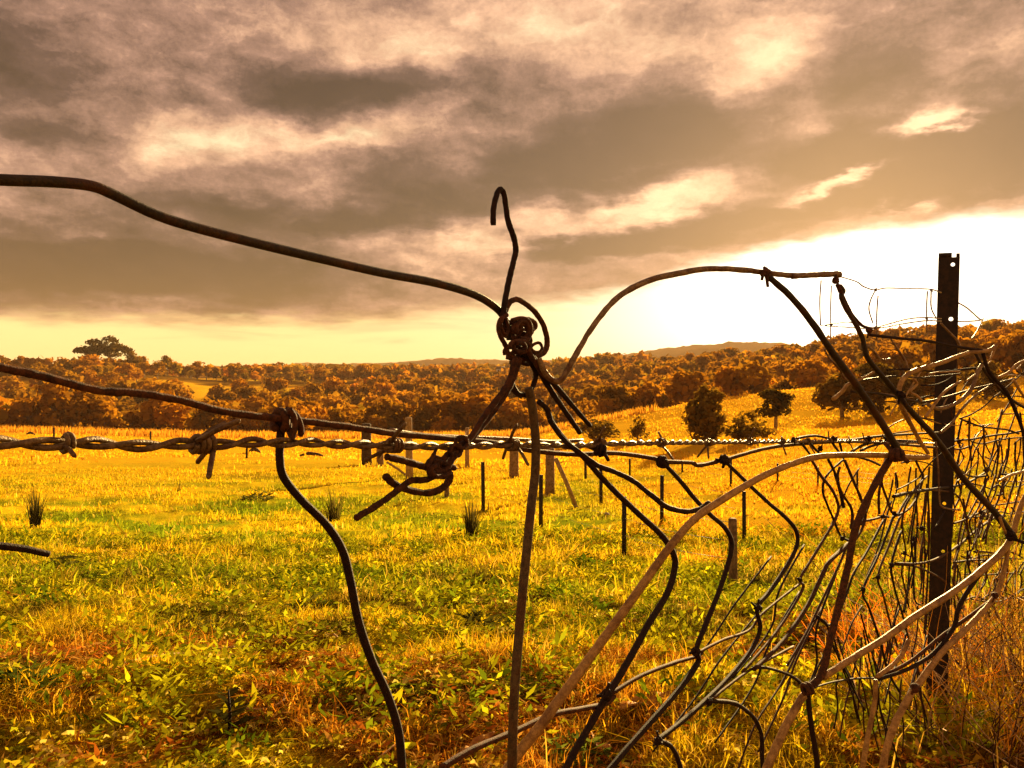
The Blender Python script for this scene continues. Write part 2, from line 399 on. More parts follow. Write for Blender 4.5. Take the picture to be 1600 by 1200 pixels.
M_BARK = wire_mat('fallen_bark', (.36, .13, .02), (.65, .34, .06), scale=40, rough=.8)
M_TRUNK = wire_mat('tree_bark', (.12, .075, .035), (.38, .26, .13), scale=3, rough=.9)
M_STONE = wire_mat('field_stone', (.22, .15, .08), (.5, .38, .22), scale=12, rough=.9)
M_HWALL = wire_mat('white_wall', (.72, .66, .58), (.85, .80, .72), scale=.4, rough=.8)
M_HROOF = wire_mat('grey_roof', (.10, .06, .04), (.16, .10, .07), scale=.6, rough=.7)
M_GLASS = wire_mat('dark_window', (.02, .02, .02), (.04, .035, .03), scale=1, rough=.2)
M_GRASS = leaf_mat('grass_blades', True, trans=.45)
M_LEAF = leaf_mat('gum_leaves', False, (.30, .150, .009), trans=.45, var=.32)
M_LEAFG = leaf_mat('dark_leaves', False, (.125, .080, .011), trans=.40)
M_FOREST = leaf_mat('forest_leaves', True, trans=.42)

gm, X = newmat('pasture')
at = X.new('ShaderNodeAttribute'); at.attribute_name = 'tint'
tco = X.new('ShaderNodeTexCoord').outputs['Object']
gn = X.noise(tco, 22.0, 7, .72); gn2 = X.noise(tco, 1.3, 5, .6); gn3 = X.noise(tco, .11, 6, .62)
v = X.m('ADD', X.m('MULTIPLY', X.sstep(gn, .32, .68), .9), X.m('ADD', X.m('MULTIPLY', gn2, .6), X.m('MULTIPLY', gn3, .4)))
c = X.mix(1.0, at.outputs['Color'], X.comb(v, v, v), 'MULTIPLY')
finish(X, principled(X, c, .95, 0, gn, .8, .03, spec=0.0))

# ------------------------------------------------------------------ ground sheet to the horizon
azs = np.concatenate([np.linspace(-180, -42, 36)[:-1], np.linspace(-42, 42, 421), np.linspace(42, 180, 36)[1:-1]])
azs = np.radians(azs); na = len(azs)
rs = np.exp(np.linspace(math.log(.25), math.log(6400), 300))
AA, RR = np.meshgrid(azs, rs)
gx, gy = (RR * np.sin(AA)).ravel(), (RR * np.cos(AA)).ravel()
gz = tz(gx, gy)
V = np.stack([gx, gy, gz], 1)
V = np.vstack([V, [[0, 0, float(gz[:na].mean())]]])
nr = len(rs)
ii, jj = np.meshgrid(np.arange(nr - 1), np.arange(na), indexing='ij'); j2 = (jj + 1) % na
Q = np.stack([ii * na + jj, ii * na + j2, (ii + 1) * na + j2, (ii + 1) * na + jj], -1).reshape(-1, 4)[:, ::-1]
T = np.stack([np.full(na, len(V) - 1), (np.arange(na) + 1) % na, np.arange(na)], 1)
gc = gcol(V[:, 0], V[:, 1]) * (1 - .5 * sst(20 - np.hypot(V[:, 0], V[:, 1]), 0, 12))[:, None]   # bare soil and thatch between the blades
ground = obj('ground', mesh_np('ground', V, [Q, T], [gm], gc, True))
tag(ground, 'rolling dry pasture and wooded hills running back to the horizon', 'ground', kind='structure')

# ------------------------------------------------------------------ grass
def blades(x, y, h, w, lean, c, curl=.6):
    n = len(x); z = tz(x, y)
    dd = np.hypot(x, y); f = 4.0 / np.maximum(1, dd / 4)
    h = h * (.35 + (1.15 + .5 * sst(dd, 5, 12)) * sst(fbm(x * 3.1, y * 2.4, 51, 3), .36, .72)) if dd.max() < 60 else h
    a = rng.uniform(0, 2 * np.pi, n); la = rng.uniform(0, 2 * np.pi, n)
    wx, wy = np.cos(a) * w * .5, np.sin(a) * w * .5
    lx, ly = np.cos(la) * lean * h, np.sin(la) * lean * h
    b = np.stack([x, y, z - .01], 1); off = np.stack([wx, wy, 0 * wx], 1)
    mid = b + np.stack([lx * .35, ly * .35, h * .6], 1)
    tip = b + np.stack([lx, ly, h * (1 - curl * np.clip(lean, 0, 1.2) * .5)], 1)
    V = np.stack([b - off, b + off, mid + off * .8, mid - off * .8, tip], 1).reshape(-1, 3)
    k = np.arange(n)[:, None] * 5
    return V, k + np.array([0, 1, 2, 3]), k + np.array([3, 2, 4]), np.repeat(c, 5, 0)
def scatter(n, y0, y1, spread=.72, p=1.0, cx=0.0):
    u = rng.uniform(0, 1, n)
    y = (y0 ** p + u * (y1 ** p - y0 ** p)) ** (1 / p)
    x = rng.uniform(-1, 1, n) * (y * spread + .3)
    return x, y
C_STRAW = np.array((.74, .50, .075))
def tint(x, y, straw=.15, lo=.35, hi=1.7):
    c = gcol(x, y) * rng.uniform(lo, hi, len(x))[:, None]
    s = rng.uniform(0, 1, len(x)) < straw
    c[s] = C_STRAW * rng.uniform(.6, 1.1, s.sum())[:, None]
    return c
GV, GQ, GT_, GC = [], [], [], []
def add_bl(t):
    o = sum(len(v) for v in GV)
    GV.append(t[0]); GQ.append(t[1] + o); GT_.append(t[2] + o); GC.append(t[3])
def patchy(x, y, sc, thr, seed):
    return fbm(x * sc, y * sc, seed, 3) > thr + rng.normal(0, .05, len(x))
x, y = scatter(190000, 1.2, 5.0, p=1.7); k = patchy(x, y, 2.0, .20, 41); x, y = x[k], y[k]
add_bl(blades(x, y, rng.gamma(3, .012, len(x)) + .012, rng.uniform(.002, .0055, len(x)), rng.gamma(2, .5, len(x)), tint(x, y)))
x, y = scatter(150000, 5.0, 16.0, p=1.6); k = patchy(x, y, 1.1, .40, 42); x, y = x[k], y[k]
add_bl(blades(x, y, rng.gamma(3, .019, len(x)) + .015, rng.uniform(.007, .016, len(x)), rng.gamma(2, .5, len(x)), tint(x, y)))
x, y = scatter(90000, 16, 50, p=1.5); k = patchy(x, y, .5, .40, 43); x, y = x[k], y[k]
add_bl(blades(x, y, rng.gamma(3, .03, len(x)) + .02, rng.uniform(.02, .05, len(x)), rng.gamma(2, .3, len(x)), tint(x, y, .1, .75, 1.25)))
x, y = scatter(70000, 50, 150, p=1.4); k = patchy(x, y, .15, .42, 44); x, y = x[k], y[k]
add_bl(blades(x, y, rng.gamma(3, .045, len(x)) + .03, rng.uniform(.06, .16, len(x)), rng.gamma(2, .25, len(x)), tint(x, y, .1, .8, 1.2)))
grass = obj('grass', mesh_np('grass', np.vstack(GV), [np.vstack(GQ), np.vstack(GT_)], [M_GRASS], np.vstack(GC)))
tag(grass, 'short yellow green pasture grass covering the field', 'grass', kind='stuff')

# tall dry grass beside the steel post and along the far side of the field
GV, GQ, GT_, GC = [], [], [], []
x = rng.uniform(1.0, 4.2, 5200); y = rng.uniform(1.9, 5.6, 5200)
k = (x > .62 * y - .75 + rng.normal(0, .18, len(x))); x, y = x[k], y[k]
cc = np.where((rng.uniform(0, 1, len(x)) < .6)[:, None], np.array((.72, .42, .06)), np.array((.30, .16, .02))) * rng.uniform(.5, 1.2, len(x))[:, None]
add_bl(blades(x, y, rng.gamma(3, .045, len(x)) + .05, rng.uniform(.002, .005, len(x)), rng.gamma(2, .22, len(x)), cc))
x = rng.uniform(-95, 22, 16000); y = rng.uniform(118, 150, 16000)
cc = np.tile(np.array((.66, .34, .03)), (len(x), 1)) * rng.uniform(.6, 1.2, len(x))[:, None]
add_bl(blades(x, y, rng.uniform(.4, 1.3, len(x)), rng.uniform(.08, .2, len(x)), rng.gamma(2, .15, len(x)), cc))
tall = obj('dry_grass', mesh_np('dry_grass', np.vstack(GV), [np.vstack(GQ), np.vstack(GT_)], [M_GRASS], np.vstack(GC)))
tag(tall, 'tall straw coloured dry grass by the steel post and field edge', 'dry grass', kind='stuff')

# broad leaved ground cover
def rosettes(x, y, s, c, n=5):
    m = len(x); z = tz(x, y)
    VV, FF, CC = [], [], []
    a0 = rng.uniform(0, 6.28, m)
    for q in range(n):
        a = a0 + q * 6.283 / n + rng.normal(0, .3, m); l = s * rng.uniform(.6, 1.2, m); up = l * rng.uniform(.15, .9, m); ww = l * rng.uniform(.18, .34, m)
        b = np.stack([x, y, z + .004], 1); dr = np.stack([np.cos(a), np.sin(a), 0 * a], 1); sd_ = np.stack([-np.sin(a), np.cos(a), 0 * a], 1); Z = np.array((0, 0, 1.0))
        mid = b + dr * (l * .55)[:, None] + Z * up[:, None]
        v = np.stack([b, mid + sd_ * ww[:, None], b + dr * l[:, None] + Z * (up * .75)[:, None], mid - sd_ * ww[:, None]], 1).reshape(-1, 3)
        VV.append(v); FF.append((np.arange(m)[:, None] * 4 + np.arange(4)) + sum(len(t) for t in VV[:-1])); CC.append(np.repeat(c * rng.uniform(.75, 1.3, m)[:, None], 4, 0))
    return np.vstack(VV), np.vstack(FF), np.vstack(CC)
x, y = scatter(110000, 1.3, 16, p=1.5)
k = patchy(x, y, 1.3, .44, 47); x, y = x[k], y[k]
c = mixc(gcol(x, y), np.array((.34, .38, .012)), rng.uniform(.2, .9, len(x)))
c = c * rng.uniform(.45, 1.5, len(x))[:, None]
hl = rng.uniform(0, 1, len(x)) < .10
c[hl] = (.78, .62, .12)
V, F, C = rosettes(x, y, np.clip(rng.gamma(3, .0058, len(x)), .006, .030) * (1 + .09 * y), c)
cov = obj('ground_cover', mesh_np('ground_cover', V, F, [M_GRASS], C))
tag(cov, 'low broad leaved weeds spread through the near grass', 'ground cover', kind='stuff')

# low mounds of leafy weeds among the grass
m = 2800
mx, my = scatter(m, 1.7, 17, p=1.5)
k = patchy(mx, my, .55, .40, 61); mx, my = mx[k], my[k]; m = len(mx)
mr = rng.uniform(.05, .16, m) * (1 + .05 * my); mc = mixc(np.tile(np.array((.11, .18, .008)), (m, 1)), np.array((.50, .46, .012)), rng.uniform(0, 1, m)) * rng.uniform(.6, 1.25, m)[:, None]
L_ = 46; mi = np.repeat(np.arange(m), L_); n = len(mi)
a = rng.uniform(0, 6.28, n); q = np.sqrt(rng.uniform(0, 1, n)); r_ = mr[mi] * q
x, y = mx[mi] + np.cos(a) * r_, my[mi] + np.sin(a) * r_
z = tz(x, y) + mr[mi] * .75 * (1 - q ** 2) * rng.uniform(.35, 1.1, n) + .006
l = np.minimum(mr[mi] * rng.uniform(.10, .24, n), .013 + .0035 * y); w = l * rng.uniform(.25, .5, n)
dr = np.stack([np.cos(a + rng.normal(0, .6, n)), np.sin(a + rng.normal(0, .6, n)), rng.normal(.15, .55, n)], 1) * l[:, None]
sd_ = np.cross(dr, rng.normal(0, .35, (n, 3)) + np.array((0, 0, 1.0))); sd_ *= (w / np.maximum(np.linalg.norm(sd_, axis=1), 1e-6))[:, None]
b = np.stack([x, y, z], 1)
V = np.stack([b - dr * .8, b + sd_, b + dr, b - sd_], 1).reshape(-1, 3); C = mc[mi] * rng.uniform(.5, 1.5, n)[:, None]
mo = obj('leafy_mounds', mesh_np('leafy_mounds', V, np.arange(n)[:, None] * 4 + np.arange(4), [M_GRASS], np.repeat(C, 4, 0)))
tag(mo, 'low green clumps of leafy weeds dotted through the near pasture', 'weeds', kind='stuff')

# dry leaf and bark litter on the bare patches
x, y = scatter(70000, 1.4, 6.5, p=1.5)
pw = fbm(x * 1.6, y * 1.6, 22, 4) * .55 + fbm(x * .35, y * .35, 21, 4) * .45
k = pw + .08 * sst(5.2 - y, 0, 3) * sst(1.2 - x, 0, 1) > .54 + rng.normal(0, .03, len(x)); x, y = x[k], y[k]; n = len(x)
z = tz(x, y) + rng.uniform(.004, .03, n); a = rng.uniform(0, 6.28, n); l = rng.uniform(.006, .026, n); w = l * rng.uniform(.08, .35, n)
dr = np.stack([np.cos(a), np.sin(a), rng.normal(0, .35, n)], 1) * l[:, None]; sd_ = np.stack([-np.sin(a), np.cos(a), rng.normal(0, .3, n)], 1) * w[:, None]
b = np.stack([x, y, z], 1)
V = np.stack([b - dr, b + sd_, b + dr, b - sd_], 1).reshape(-1, 3); F = np.arange(n)[:, None] * 4 + np.arange(4)
C = np.where((rng.uniform(0, 1, n) < .55)[:, None], np.array((.55, .17, .02)), np.array((.72, .40, .08))) * rng.uniform(.4, 1.2, n)[:, None]
lit = obj('leaf_litter', mesh_np('leaf_litter', V, F, [M_GRASS], np.repeat(C, 4, 0)))
tag(lit, 'reddish dry leaf litter on the bare patches of the field', 'leaf litter', kind='stuff')

# ------------------------------------------------------------------ trees
def crown(r, lobes, n, size, jit=.5):
    """leaf clumps spread through and over a set of ellipsoid lobes (unit height tree)"""
    Vs, Ns = [], []
    vol = np.array([l[3] * l[4] * l[5] for l in lobes]) ** (2 / 3); vol /= vol.sum()
    for l, f in zip(lobes, vol):
        m = max(4, int(n * f))
        d = r.normal(0, 1, (m, 3)); d /= np.linalg.norm(d, axis=1)[:, None]
        rad = 1.08 - .55 * r.uniform(0, 1, m) ** 1.8
        rad *= 1 + .16 * np.sin(d[:, 0] * 5 + l[0] * 9) * np.sin(d[:, 1] * 6 + 1) * 1.2
        p = d * rad[:, None] * np.array(l[3:6]) + np.array(l[0:3])
        nn = d / np.array(l[3:6]); nn /= np.linalg.norm(nn, axis=1)[:, None]
        nn = nn + r.normal(0, jit, (m, 3)); nn /= np.linalg.norm(nn, axis=1)[:, None]
        Vs.append(p); Ns.append(nn)
    p = np.vstack(Vs); nn = np.vstack(Ns); m = len(p)
    t = np.cross(nn, r.normal(0, 1, (m, 3))); t /= np.linalg.norm(t, axis=1)[:, None]
    b = np.cross(nn, t)
    s = size * r.uniform(.55, 1.35, m)[:, None]; s2 = s * r.uniform(.45, .9, m)[:, None]
    V = np.stack([p - t * s, p - b * s2 + t * s * .15, p + t * s, p + b * s2 - t * s * .1], 1).reshape(-1, 3)
    return V, np.arange(m)[:, None] * 4 + np.arange(4)
def tube_np(pts, rad, sides=6, cap=True):
    pts = [Vector(p) for p in pts]; n = len(pts); V, F = [], []
    up = None
    for i, p in enumerate(pts):
        t = (pts[min(i + 1, n - 1)] - pts[max(i - 1, 0)])
        t = t.normalized() if t.length > 1e-9 else Vector((0, 0, 1))
        if up is None:
            up = t.cross(Vector((.31, .2, .93))); up = up.normalized() if up.length > 1e-4 else Vector((1, 0, 0))
        else:
            up = up - t * up.dot(t); up = up.normalized() if up.length > 1e-6 else t.orthogonal().normalized()
        b = t.cross(up)
        for k in range(sides):
            a = 2 * math.pi * k / sides
            V.append(tuple(p + (up * math.cos(a) + b * math.sin(a)) * rad[i]))
    for i in range(n - 1):
        for k in range(sides):
            k2 = (k + 1) % sides
            F.append((i * sides + k, i * sides + k2, (i + 1) * sides + k2, (i + 1) * sides + k))
    T = []
    if cap:
        V.append(tuple(pts[0])); V.append(tuple(pts[-1])); a, b = len(V) - 2, len(V) - 1
        for k in range(sides):
            T.append((a, (k + 1) % sides, k)); T.append((b, (n - 1) * sides + k, (n - 1) * sides + (k + 1) % sides))
    return np.array(V), np.array(F, int).reshape(-1, 4), np.array(T, int).reshape(-1, 3)
def join(parts):
    V, Q, T = [], [], []; o = 0
    for v, q, t in parts:
        V.append(v); Q.append(q + o); T.append(t + o); o += len(v)
    return np.vstack(V), np.vstack(Q), np.vstack(T)
def limbs(r, lobes, th, tr, sides=6):
    parts = [tube_np([(0, 0, -.03), (.01, 0, th * .5), (.0, .01, th), (0, 0, min(.8, th * 1.6))], [tr * 1.25, tr, tr * .8, tr * .35], sides)]
    for l in lobes[:7]:
        c = Vector(l[:3]); s = Vector((0, 0, th * r.uniform(.6, 1.0)))
        m = (s + c) * .5 + Vector((0, 0, -.02))
        parts.append(tube_np([s, m, c], [tr * .55, tr * .4, tr * .15], 5))
    return join(parts)
def lobes_round(r, n=10, w=.38, z0=.34, z1=.88, s=.16):
    L = []
    for k in range(n):
        a = r.uniform(0, 6.28); q = r.uniform(.1, 1) ** .6; zz = r.uniform(z0, z1); ww = w * (1 - .6 * max(0, (zz - .5) / .5))
        L.append((math.cos(a) * ww * q, math.sin(a) * ww * q, zz, s * r.uniform(.8, 1.25), s * r.uniform(.8, 1.25), s * r.uniform(.6, .9)))
    L.append((0, 0, z1 - .02, s * .95, s * .95, s * .7)); L.append((0, 0, (z0 + z1) / 2, w * .75, w * .75, s * 1.1))
    return L
def lobes_col(r, w=.27):
    L = [(0, 0, .22, w * .95, w * .95, .2), (.02, 0, .42, w * 1.1, w * 1.1, .22), (.03, 0, .62, w * .9, w * .9, .2), (-.03, .02, .80, w * .62, w * .62, .17), (.05, 0, .92, w * .3, w * .3, .09)]
    for k in range(9):
        a = r.uniform(0, 6.28); zz = r.uniform(.15, .85)
        L.append((math.cos(a) * w * .65, math.sin(a) * w * .65, zz, .12, .12, .11))
    return L
def lobes_umb(r, n=9, w=.5):
    L = []
    for k in range(n):
        a = k / n * 6.28 + r.uniform(-.3, .3); q = r.uniform(.35, 1)
        L.append((math.cos(a) * w * q, math.sin(a) * w * q, .80 - .22 * q + r.uniform(-.08, .06), .19 * r.uniform(.8, 1.2), .19, .085))
    L.append((0, 0, .90, .2, .2, .09)); return L

def named_tree(name, label, px, py, hpx, kind='round', mat=None, n=900, wscale=1.0, depth=None, seed=0, th=.35, group=None, tr=.03):
    r = np.random.default_rng(100 + seed)
    g = hit(px, py) if depth is None else at_depth(px, depth)
    H = hpx * g.y / FPX
    L = {'round': lambda: lobes_round(r), 'col': lambda: lobes_col(r), 'umb': lambda: lobes_umb(r), 'bush': lambda: lobes_round(r, 13, .46, .14, .74, .17)}[kind]()
    t = empty(name, (g.x, g.y, g.z - .05)); tag(t, label, 'bush' if kind == 'bush' else 'tree', group)
    t.rotation_euler = (0, 0, r.uniform(0, 6.28))
    V, F = crown(r, L, n, .055 if kind != 'umb' else .06)
    V = V * np.array((H * wscale, H * wscale, H))
    obj('crown', mesh_np('crown', V, F, [mat or M_LEAF]), t)
    V, Q, T = limbs(r, L, th, tr)
    V = V * np.array((H * wscale, H * wscale, H))
    obj('trunk', mesh_np('trunk', V, [Q, T], [M_TRUNK], smooth=True), t)
    return t

named_tree('column_tree', 'tall dense rounded column tree standing alone on the golden slope', 1102, 692, 90, 'col', M_LEAFG, 1500, 1.08, seed=1, th=.2)
named_tree('gum_tree', 'open crowned gum with a thin pale trunk on the golden slope', 1212, 670, 64, 'round', M_LEAFG, 1000, 1.15, seed=2, th=.5, tr=.035)
named_tree('bush', 'low dark bush just downhill of the thin trunked gum', 1170, 690, 60, 'bush', M_LEAFG, 900, 1.2, seed=3, th=.15)
named_tree('bush', 'small bush left of the column tree at the foot of the slope', 996, 690, 48, 'bush', M_LEAFG, 600, .75, seed=4, th=.15)
named_tree('shade_tree', 'wide dark tree crossed by the slanting stay wire, behind the near rise', 1316, 672, 84, 'bush', M_LEAFG, 1500, 1.25, depth=88, seed=5, th=.2)
named_tree('shade_tree', 'middle dark tree of the clump behind the near rise', 1378, 668, 88, 'bush', M_LEAFG, 1500, 1.25, depth=92, seed=6, th=.2)
named_tree('shade_tree', 'dark tree just left of the steel post, last of the clump behind the rise', 1440, 660, 78, 'bush', M_LEAFG, 1300, 1.1, depth=94, seed=7, th=.2)
named_tree('shade_tree', 'dark tree half hidden behind the twisted wires right of the steel post', 1540, 655, 70, 'bush', M_LEAFG, 1200, 1.1, depth=96, seed=8, th=.2)
named_tree('bush', 'brown scrubby bush at the left end of the golden slope', 928, 692, 46, 'bush', M_LEAFG, 800, 1.5, seed=9, th=.15)
named_tree('flat_topped_gum', 'left of the two tall flat topped gums standing up on the skyline', 148, 580, 54, 'umb', M_LEAFG, 800, 1.0, depth=455, seed=11, th=.55, tr=.028)
named_tree('flat_topped_gum', 'right and taller of the two flat topped gums on the skyline', 172, 580, 58, 'umb', M_LEAFG, 800, .95, depth=458, seed=12, th=.55, tr=.028)
named_tree('gum_tree', 'low gum sloping down beside the tall flat topped pair on the skyline', 205, 580, 36, 'round', M_LEAFG, 600, 1.0, depth=456, seed=13, th=.4)
named_tree('gum_tree', 'round gum alone on the skyline right of the flat topped pair', 257, 578, 32, 'round', M_LEAFG, 500, 1.05, depth=462, seed=14, th=.35)
named_tree('gum_tree', 'small skyline gum right of the round one on the left hill', 300, 577, 17, 'round', M_LEAFG, 300, .9, depth=468, seed=15, th=.35)
named_tree('gum_tree', 'pointed small skyline gum at the end of the left hill', 338, 577, 19, 'round', M_LEAFG, 300, .8, depth=470, seed=16, th=.35)
named_tree('gum_tree', 'tree rising over the far skyline directly left of the slanting stay wire', 1322, 545, 32, 'round', M_LEAF, 500, 1.1, depth=420, seed=17, th=.35)

# forest: the largest ones one by one, the far ones as one mass
rf = np.random.default_rng(5)
protos = []
for k in range(6):
    L = lobes_round(rf, 8, .36, .30, .84, .21) if k < 4 else lobes_round(rf, 7, .26, .25, .9, .2)
    V, F = crown(rf, L, 330, .085, .45)
    tv, tq, tt_ = limbs(rf, L, .35, .03, 5)
    nq = len(F) + len(tq)
    me = mesh_np('forest_tree', np.vstack([V, tv]), [np.vstack([F, tq + len(V)]), tt_ + len(V)], [M_LEAF, M_TRUNK],
                 midx=np.concatenate([np.zeros(len(F)), np.ones(len(tq) + len(tt_))]))
    protos.append(me)
cand = []
N = 26000
d = np.sqrt(rf.uniform(146 ** 2, 1500 ** 2, N)); pxs = rf.uniform(-260, 1900, N)
x = (pxs - 800) / FPX * d; y = d
fl = fbm(x * .03, y * .03, 28, 3); clear = fbm(x * .006, y * .008, 31, 4)
keep = (d + 25 * (fl - .5) > 147) & ~((clear > .585) & (d > 330) & (d < 800) & (pxs > 215)) & (rf.uniform(0, 1, N) < np.clip(1.15 - d / 2200, .35, 1))
keep &= ~((pxs < 345) & (pxs > 215) & (d > 435) & (d < 475))
x, y, d, pxs = x[keep], y[keep], d[keep], pxs[keep]
# extra dense belts: along the field edge on the left, behind the golden crest on the right
nb = 520
pb = rf.uniform(-120, 930, nb); db = rf.uniform(150, 215, nb)
nb2 = 300
pb2 = rf.uniform(950, 1640, nb2); db2 = rf.uniform(146, 200, nb2)
x = np.concatenate([x, (pb - 800) / FPX * db, (pb2 - 800) / FPX * db2]); y = np.concatenate([y, db, db2])
d = np.concatenate([d, db, db2]); pxs = np.concatenate([pxs, pb, pb2])
order = np.argsort(d); x, y, d, pxs = x[order], y[order], d[order], pxs[order]
# thin by spacing on a grid
cell = {}; sel = []
for i in range(len(x)):
    s = 4.6 if d[i] < 260 else (6.5 if d[i] < 600 else 10.0)
    kx = (int(x[i] // s), int(y[i] // s), s)
    if kx in cell: continue
    cell[kx] = 1; sel.append(i)
x, y, d, pxs = x[sel], y[sel], d[sel], pxs[sel]
z = tz(x, y)
hgt = (5.0 + 7.0 * rf.uniform(0, 1, len(x)) ** 1.6) * np.where(d < 210, .82, 1.0) * np.where((d < 215) & (pxs > 940), .95, 1.0)
# which of them show largest (in front of their neighbours, in the frame)
top = 600 - FPX * (z + hgt - CAM_H) / y; bot = 600 - FPX * (z - CAM_H) / y
hor = np.full(1701, 2000.0); vis = np.zeros(len(x))
for i in range(len(x)):
    hw = .33 * hgt[i] / d[i] * FPX; a, b = int(max(0, pxs[i] - hw)), int(min(1700, pxs[i] + hw))
    if b <= a: continue
    ex = np.clip(np.minimum(hor[a:b], bot[i]) - top[i], 0, None)
    if 0 < pxs[i] < 1600: vis[i] = ex.sum()
    hor[a:b] = np.minimum(hor[a:b], top[i] + .12 * (bot[i] - top[i]))
big = set(np.argsort(-vis)[:285].tolist())
for i in big:
    o = obj('gum_tree', protos[i % 6], None, (x[i], y[i], z[i] - .2))
    h = hgt[i]; ws = h * rf.uniform(.85, 1.25)
    o.scale = (ws, ws, h); o.rotation_euler = (0, 0, rf.uniform(0, 6.28))
    if pxs[i] < 940:
        tag(o, 'rust brown gum tree among its likes in the wooded valley beyond the field', 'tree', 'gum trees of the valley wood')
    else:
        tag(o, 'dark gum tree in the belt of trees behind the golden slope', 'tree', 'gum trees behind the golden slope')
tem = []
for k in range(6):
    V, F = crown(rf, lobes_round(rf, 6, .36, .34, .82, .22), 62, .17, .4); tem.append((V, F))
    V, F = crown(rf, lobes_round(rf, 4, .36, .34, .82, .24), 26, .26, .4); tem.append((V, F))
FV, FF, FC = [], [], []; o_ = 0
for i in range(len(x)):
    if i in big: continue
    if vis[i] <= 0 and not (pxs[i] < 0 or pxs[i] > 1600) and rf.uniform() < .7: continue
    V, F = tem[(i % 6) * 2 + (1 if d[i] > 520 else 0)]
    a = rf.uniform(0, 6.28); ca, sa = math.cos(a), math.sin(a); h = hgt[i]; ws = h * rf.uniform(.9, 1.3)
    vv = np.stack([(V[:, 0] * ca - V[:, 1] * sa) * ws + x[i], (V[:, 0] * sa + V[:, 1] * ca) * ws + y[i], V[:, 2] * h + z[i] - .2], 1)
    FV.append(vv); FF.append(F + o_); o_ += len(vv)
    cb = np.array((.31, .15, .009)) * rf.uniform(.5, 1.4); cb[0] *= rf.uniform(.75, 1.25)
    FC.append(np.repeat(cb * rf.uniform(.7, 1.3, (len(F), 1)), 4, 0))
wood = obj('far_wood', mesh_np('far_wood', np.vstack(FV), np.vstack(FF), [M_FOREST], np.vstack(FC)))
tag(wood, 'rust brown gum woodland covering the far hills', 'woodland', kind='stuff')

# ------------------------------------------------------------------ far farm houses
def box(x0, x1, y0, y1, z0, z1):
    V = np.array([(x0, y0, z0), (x1, y0, z0), (x1, y1, z0), (x0, y1, z0), (x0, y0, z1), (x1, y0, z1), (x1, y1, z1), (x0, y1, z1)], float)
    return V, np.array([(3, 2, 1, 0), (4, 5, 6, 7), (0, 1, 5, 4), (1, 2, 6, 5), (2, 3, 7, 6), (3, 0, 4, 7)]), np.zeros((0, 3), int)
def house(label, px, py, D, w, hw, hr, dep):
    b = P(px, py, D)
    g = float(tz(np.array([b.x]), np.array([b.y]))[0])
    t = empty('farmhouse', (b.x, b.y, g - .3)); tag(t, label, 'house', 'far white farm buildings')
    lift = max(b.z - g, 0)
    top = lift + hw
    V, Q, T = box(-w / 2, w / 2, 0, dep, 0, top); wl = obj('wall', mesh_np('wall', V, [Q], [M_HWALL]), t)
    e = .4
    V = np.array([(-w / 2 - e, -e, top + .05), (w / 2 + e, -e, top + .05), (w / 2 + e, dep + e, top + .05), (-w / 2 - e, dep + e, top + .05), (-w / 2 - e, dep / 2, top + hr), (w / 2 + e, dep / 2, top + hr)], float)
    obj('roof', mesh_np('roof', V, [np.array([(0, 1, 5, 4), (2, 3, 4, 5), (3, 2, 1, 0)]), np.array([(0, 4, 3), (1, 2, 5)])], [M_HROOF]), t)
    for k in (-.25, .25):
        V, Q, T = box(k * w - .7, k * w + .7, -.06, .02, top - 2.0, top - .8); obj('window', mesh_np('window', V, [Q], [M_GLASS]), t)
house('larger white farmhouse far off beside the wire knot', 782, 581, 640, 6.2, 2.6, 2.0, 7)
house('smaller white shed left of the far farmhouse', 763, 582, 640, 3.6, 1.8, 1.0, 4)

# ------------------------------------------------------------------ wires
def F_(x):
    s = (x - 800) / FPX
    return min(0.365 / max(0.678 - s, .04), 6.0)
def N_(x):
    return F_(x) if x < 800 else .538 + ((x - 800) / 800) ** 1.5 * .30
def spline(p, per):
    out = []; n = len(p)
    for i in range(n - 1):
        p0, p1, p2, p3 = p[max(i - 1, 0)], p[i], p[i + 1], p[min(i + 2, n - 1)]
        for k in range(per):
            t = k / per; t2, t3 = t * t, t * t * t
            out.append(tuple(.5 * ((2 * b) + (-a + c) * t + (2 * a - 5 * b + 4 * c - d) * t2 + (-a + 3 * b - 3 * c + d) * t3) for a, b, c, d in zip(p0, p1, p2, p3)))
    out.append(tuple(p[-1])); return out
rw = random.Random(3)
def wire_pts(pts, w0, w1, D=F_, k=1.0, k1=None, wob=0.0, per=6, ext=0.0):
    """photo-space trace -> real positions on the fence surface D; returns points and radii"""
    k1 = k if k1 is None else k1
    q = []
    L = [0.0]
    for a, b in zip(pts, pts[1:]): L.append(L[-1] + math.hypot(a[0] - b[0], a[1] - b[1]))
    for (x, y), l in zip(pts, L):
        t = l / L[-1]; Y = D(x) * (k + (k1 - k) * t)
        w = (w0 + (w1 - w0) * t) * .5 * Y / FPX
        v = P(x, y, Y)
        q.append((v.x, v.y, v.z, w))
    if ext:   # the strand runs on along the fence line past the left edge of the view
        f = q[0]; head = [(f[0] - .561 * ext, f[1] - .828 * ext, f[2], f[3])]
    else: head = []
    s = head + spline(q, per)
    if wob:
        s = [(a + rw.gauss(0, wob) * d_, b + rw.gauss(0, wob) * d_, c_ + rw.gauss(0, wob) * d_, d_ * (1 + rw.gauss(0, wob * 1.2))) for a, b, c_, d_ in s]
    return [Vector(p[:3]) for p in s], [max(p[3], 2e-4) for p in s]
def wire_obj(name, pts, w0, w1, mat, parent=None, sides=8, **kw):
    p, r = wire_pts(pts, w0, w1, **kw)
    V, Q, T = tube_np(p, r, sides)
    return obj(name, mesh_np(name, V, [Q, T], [mat], smooth=True), parent)
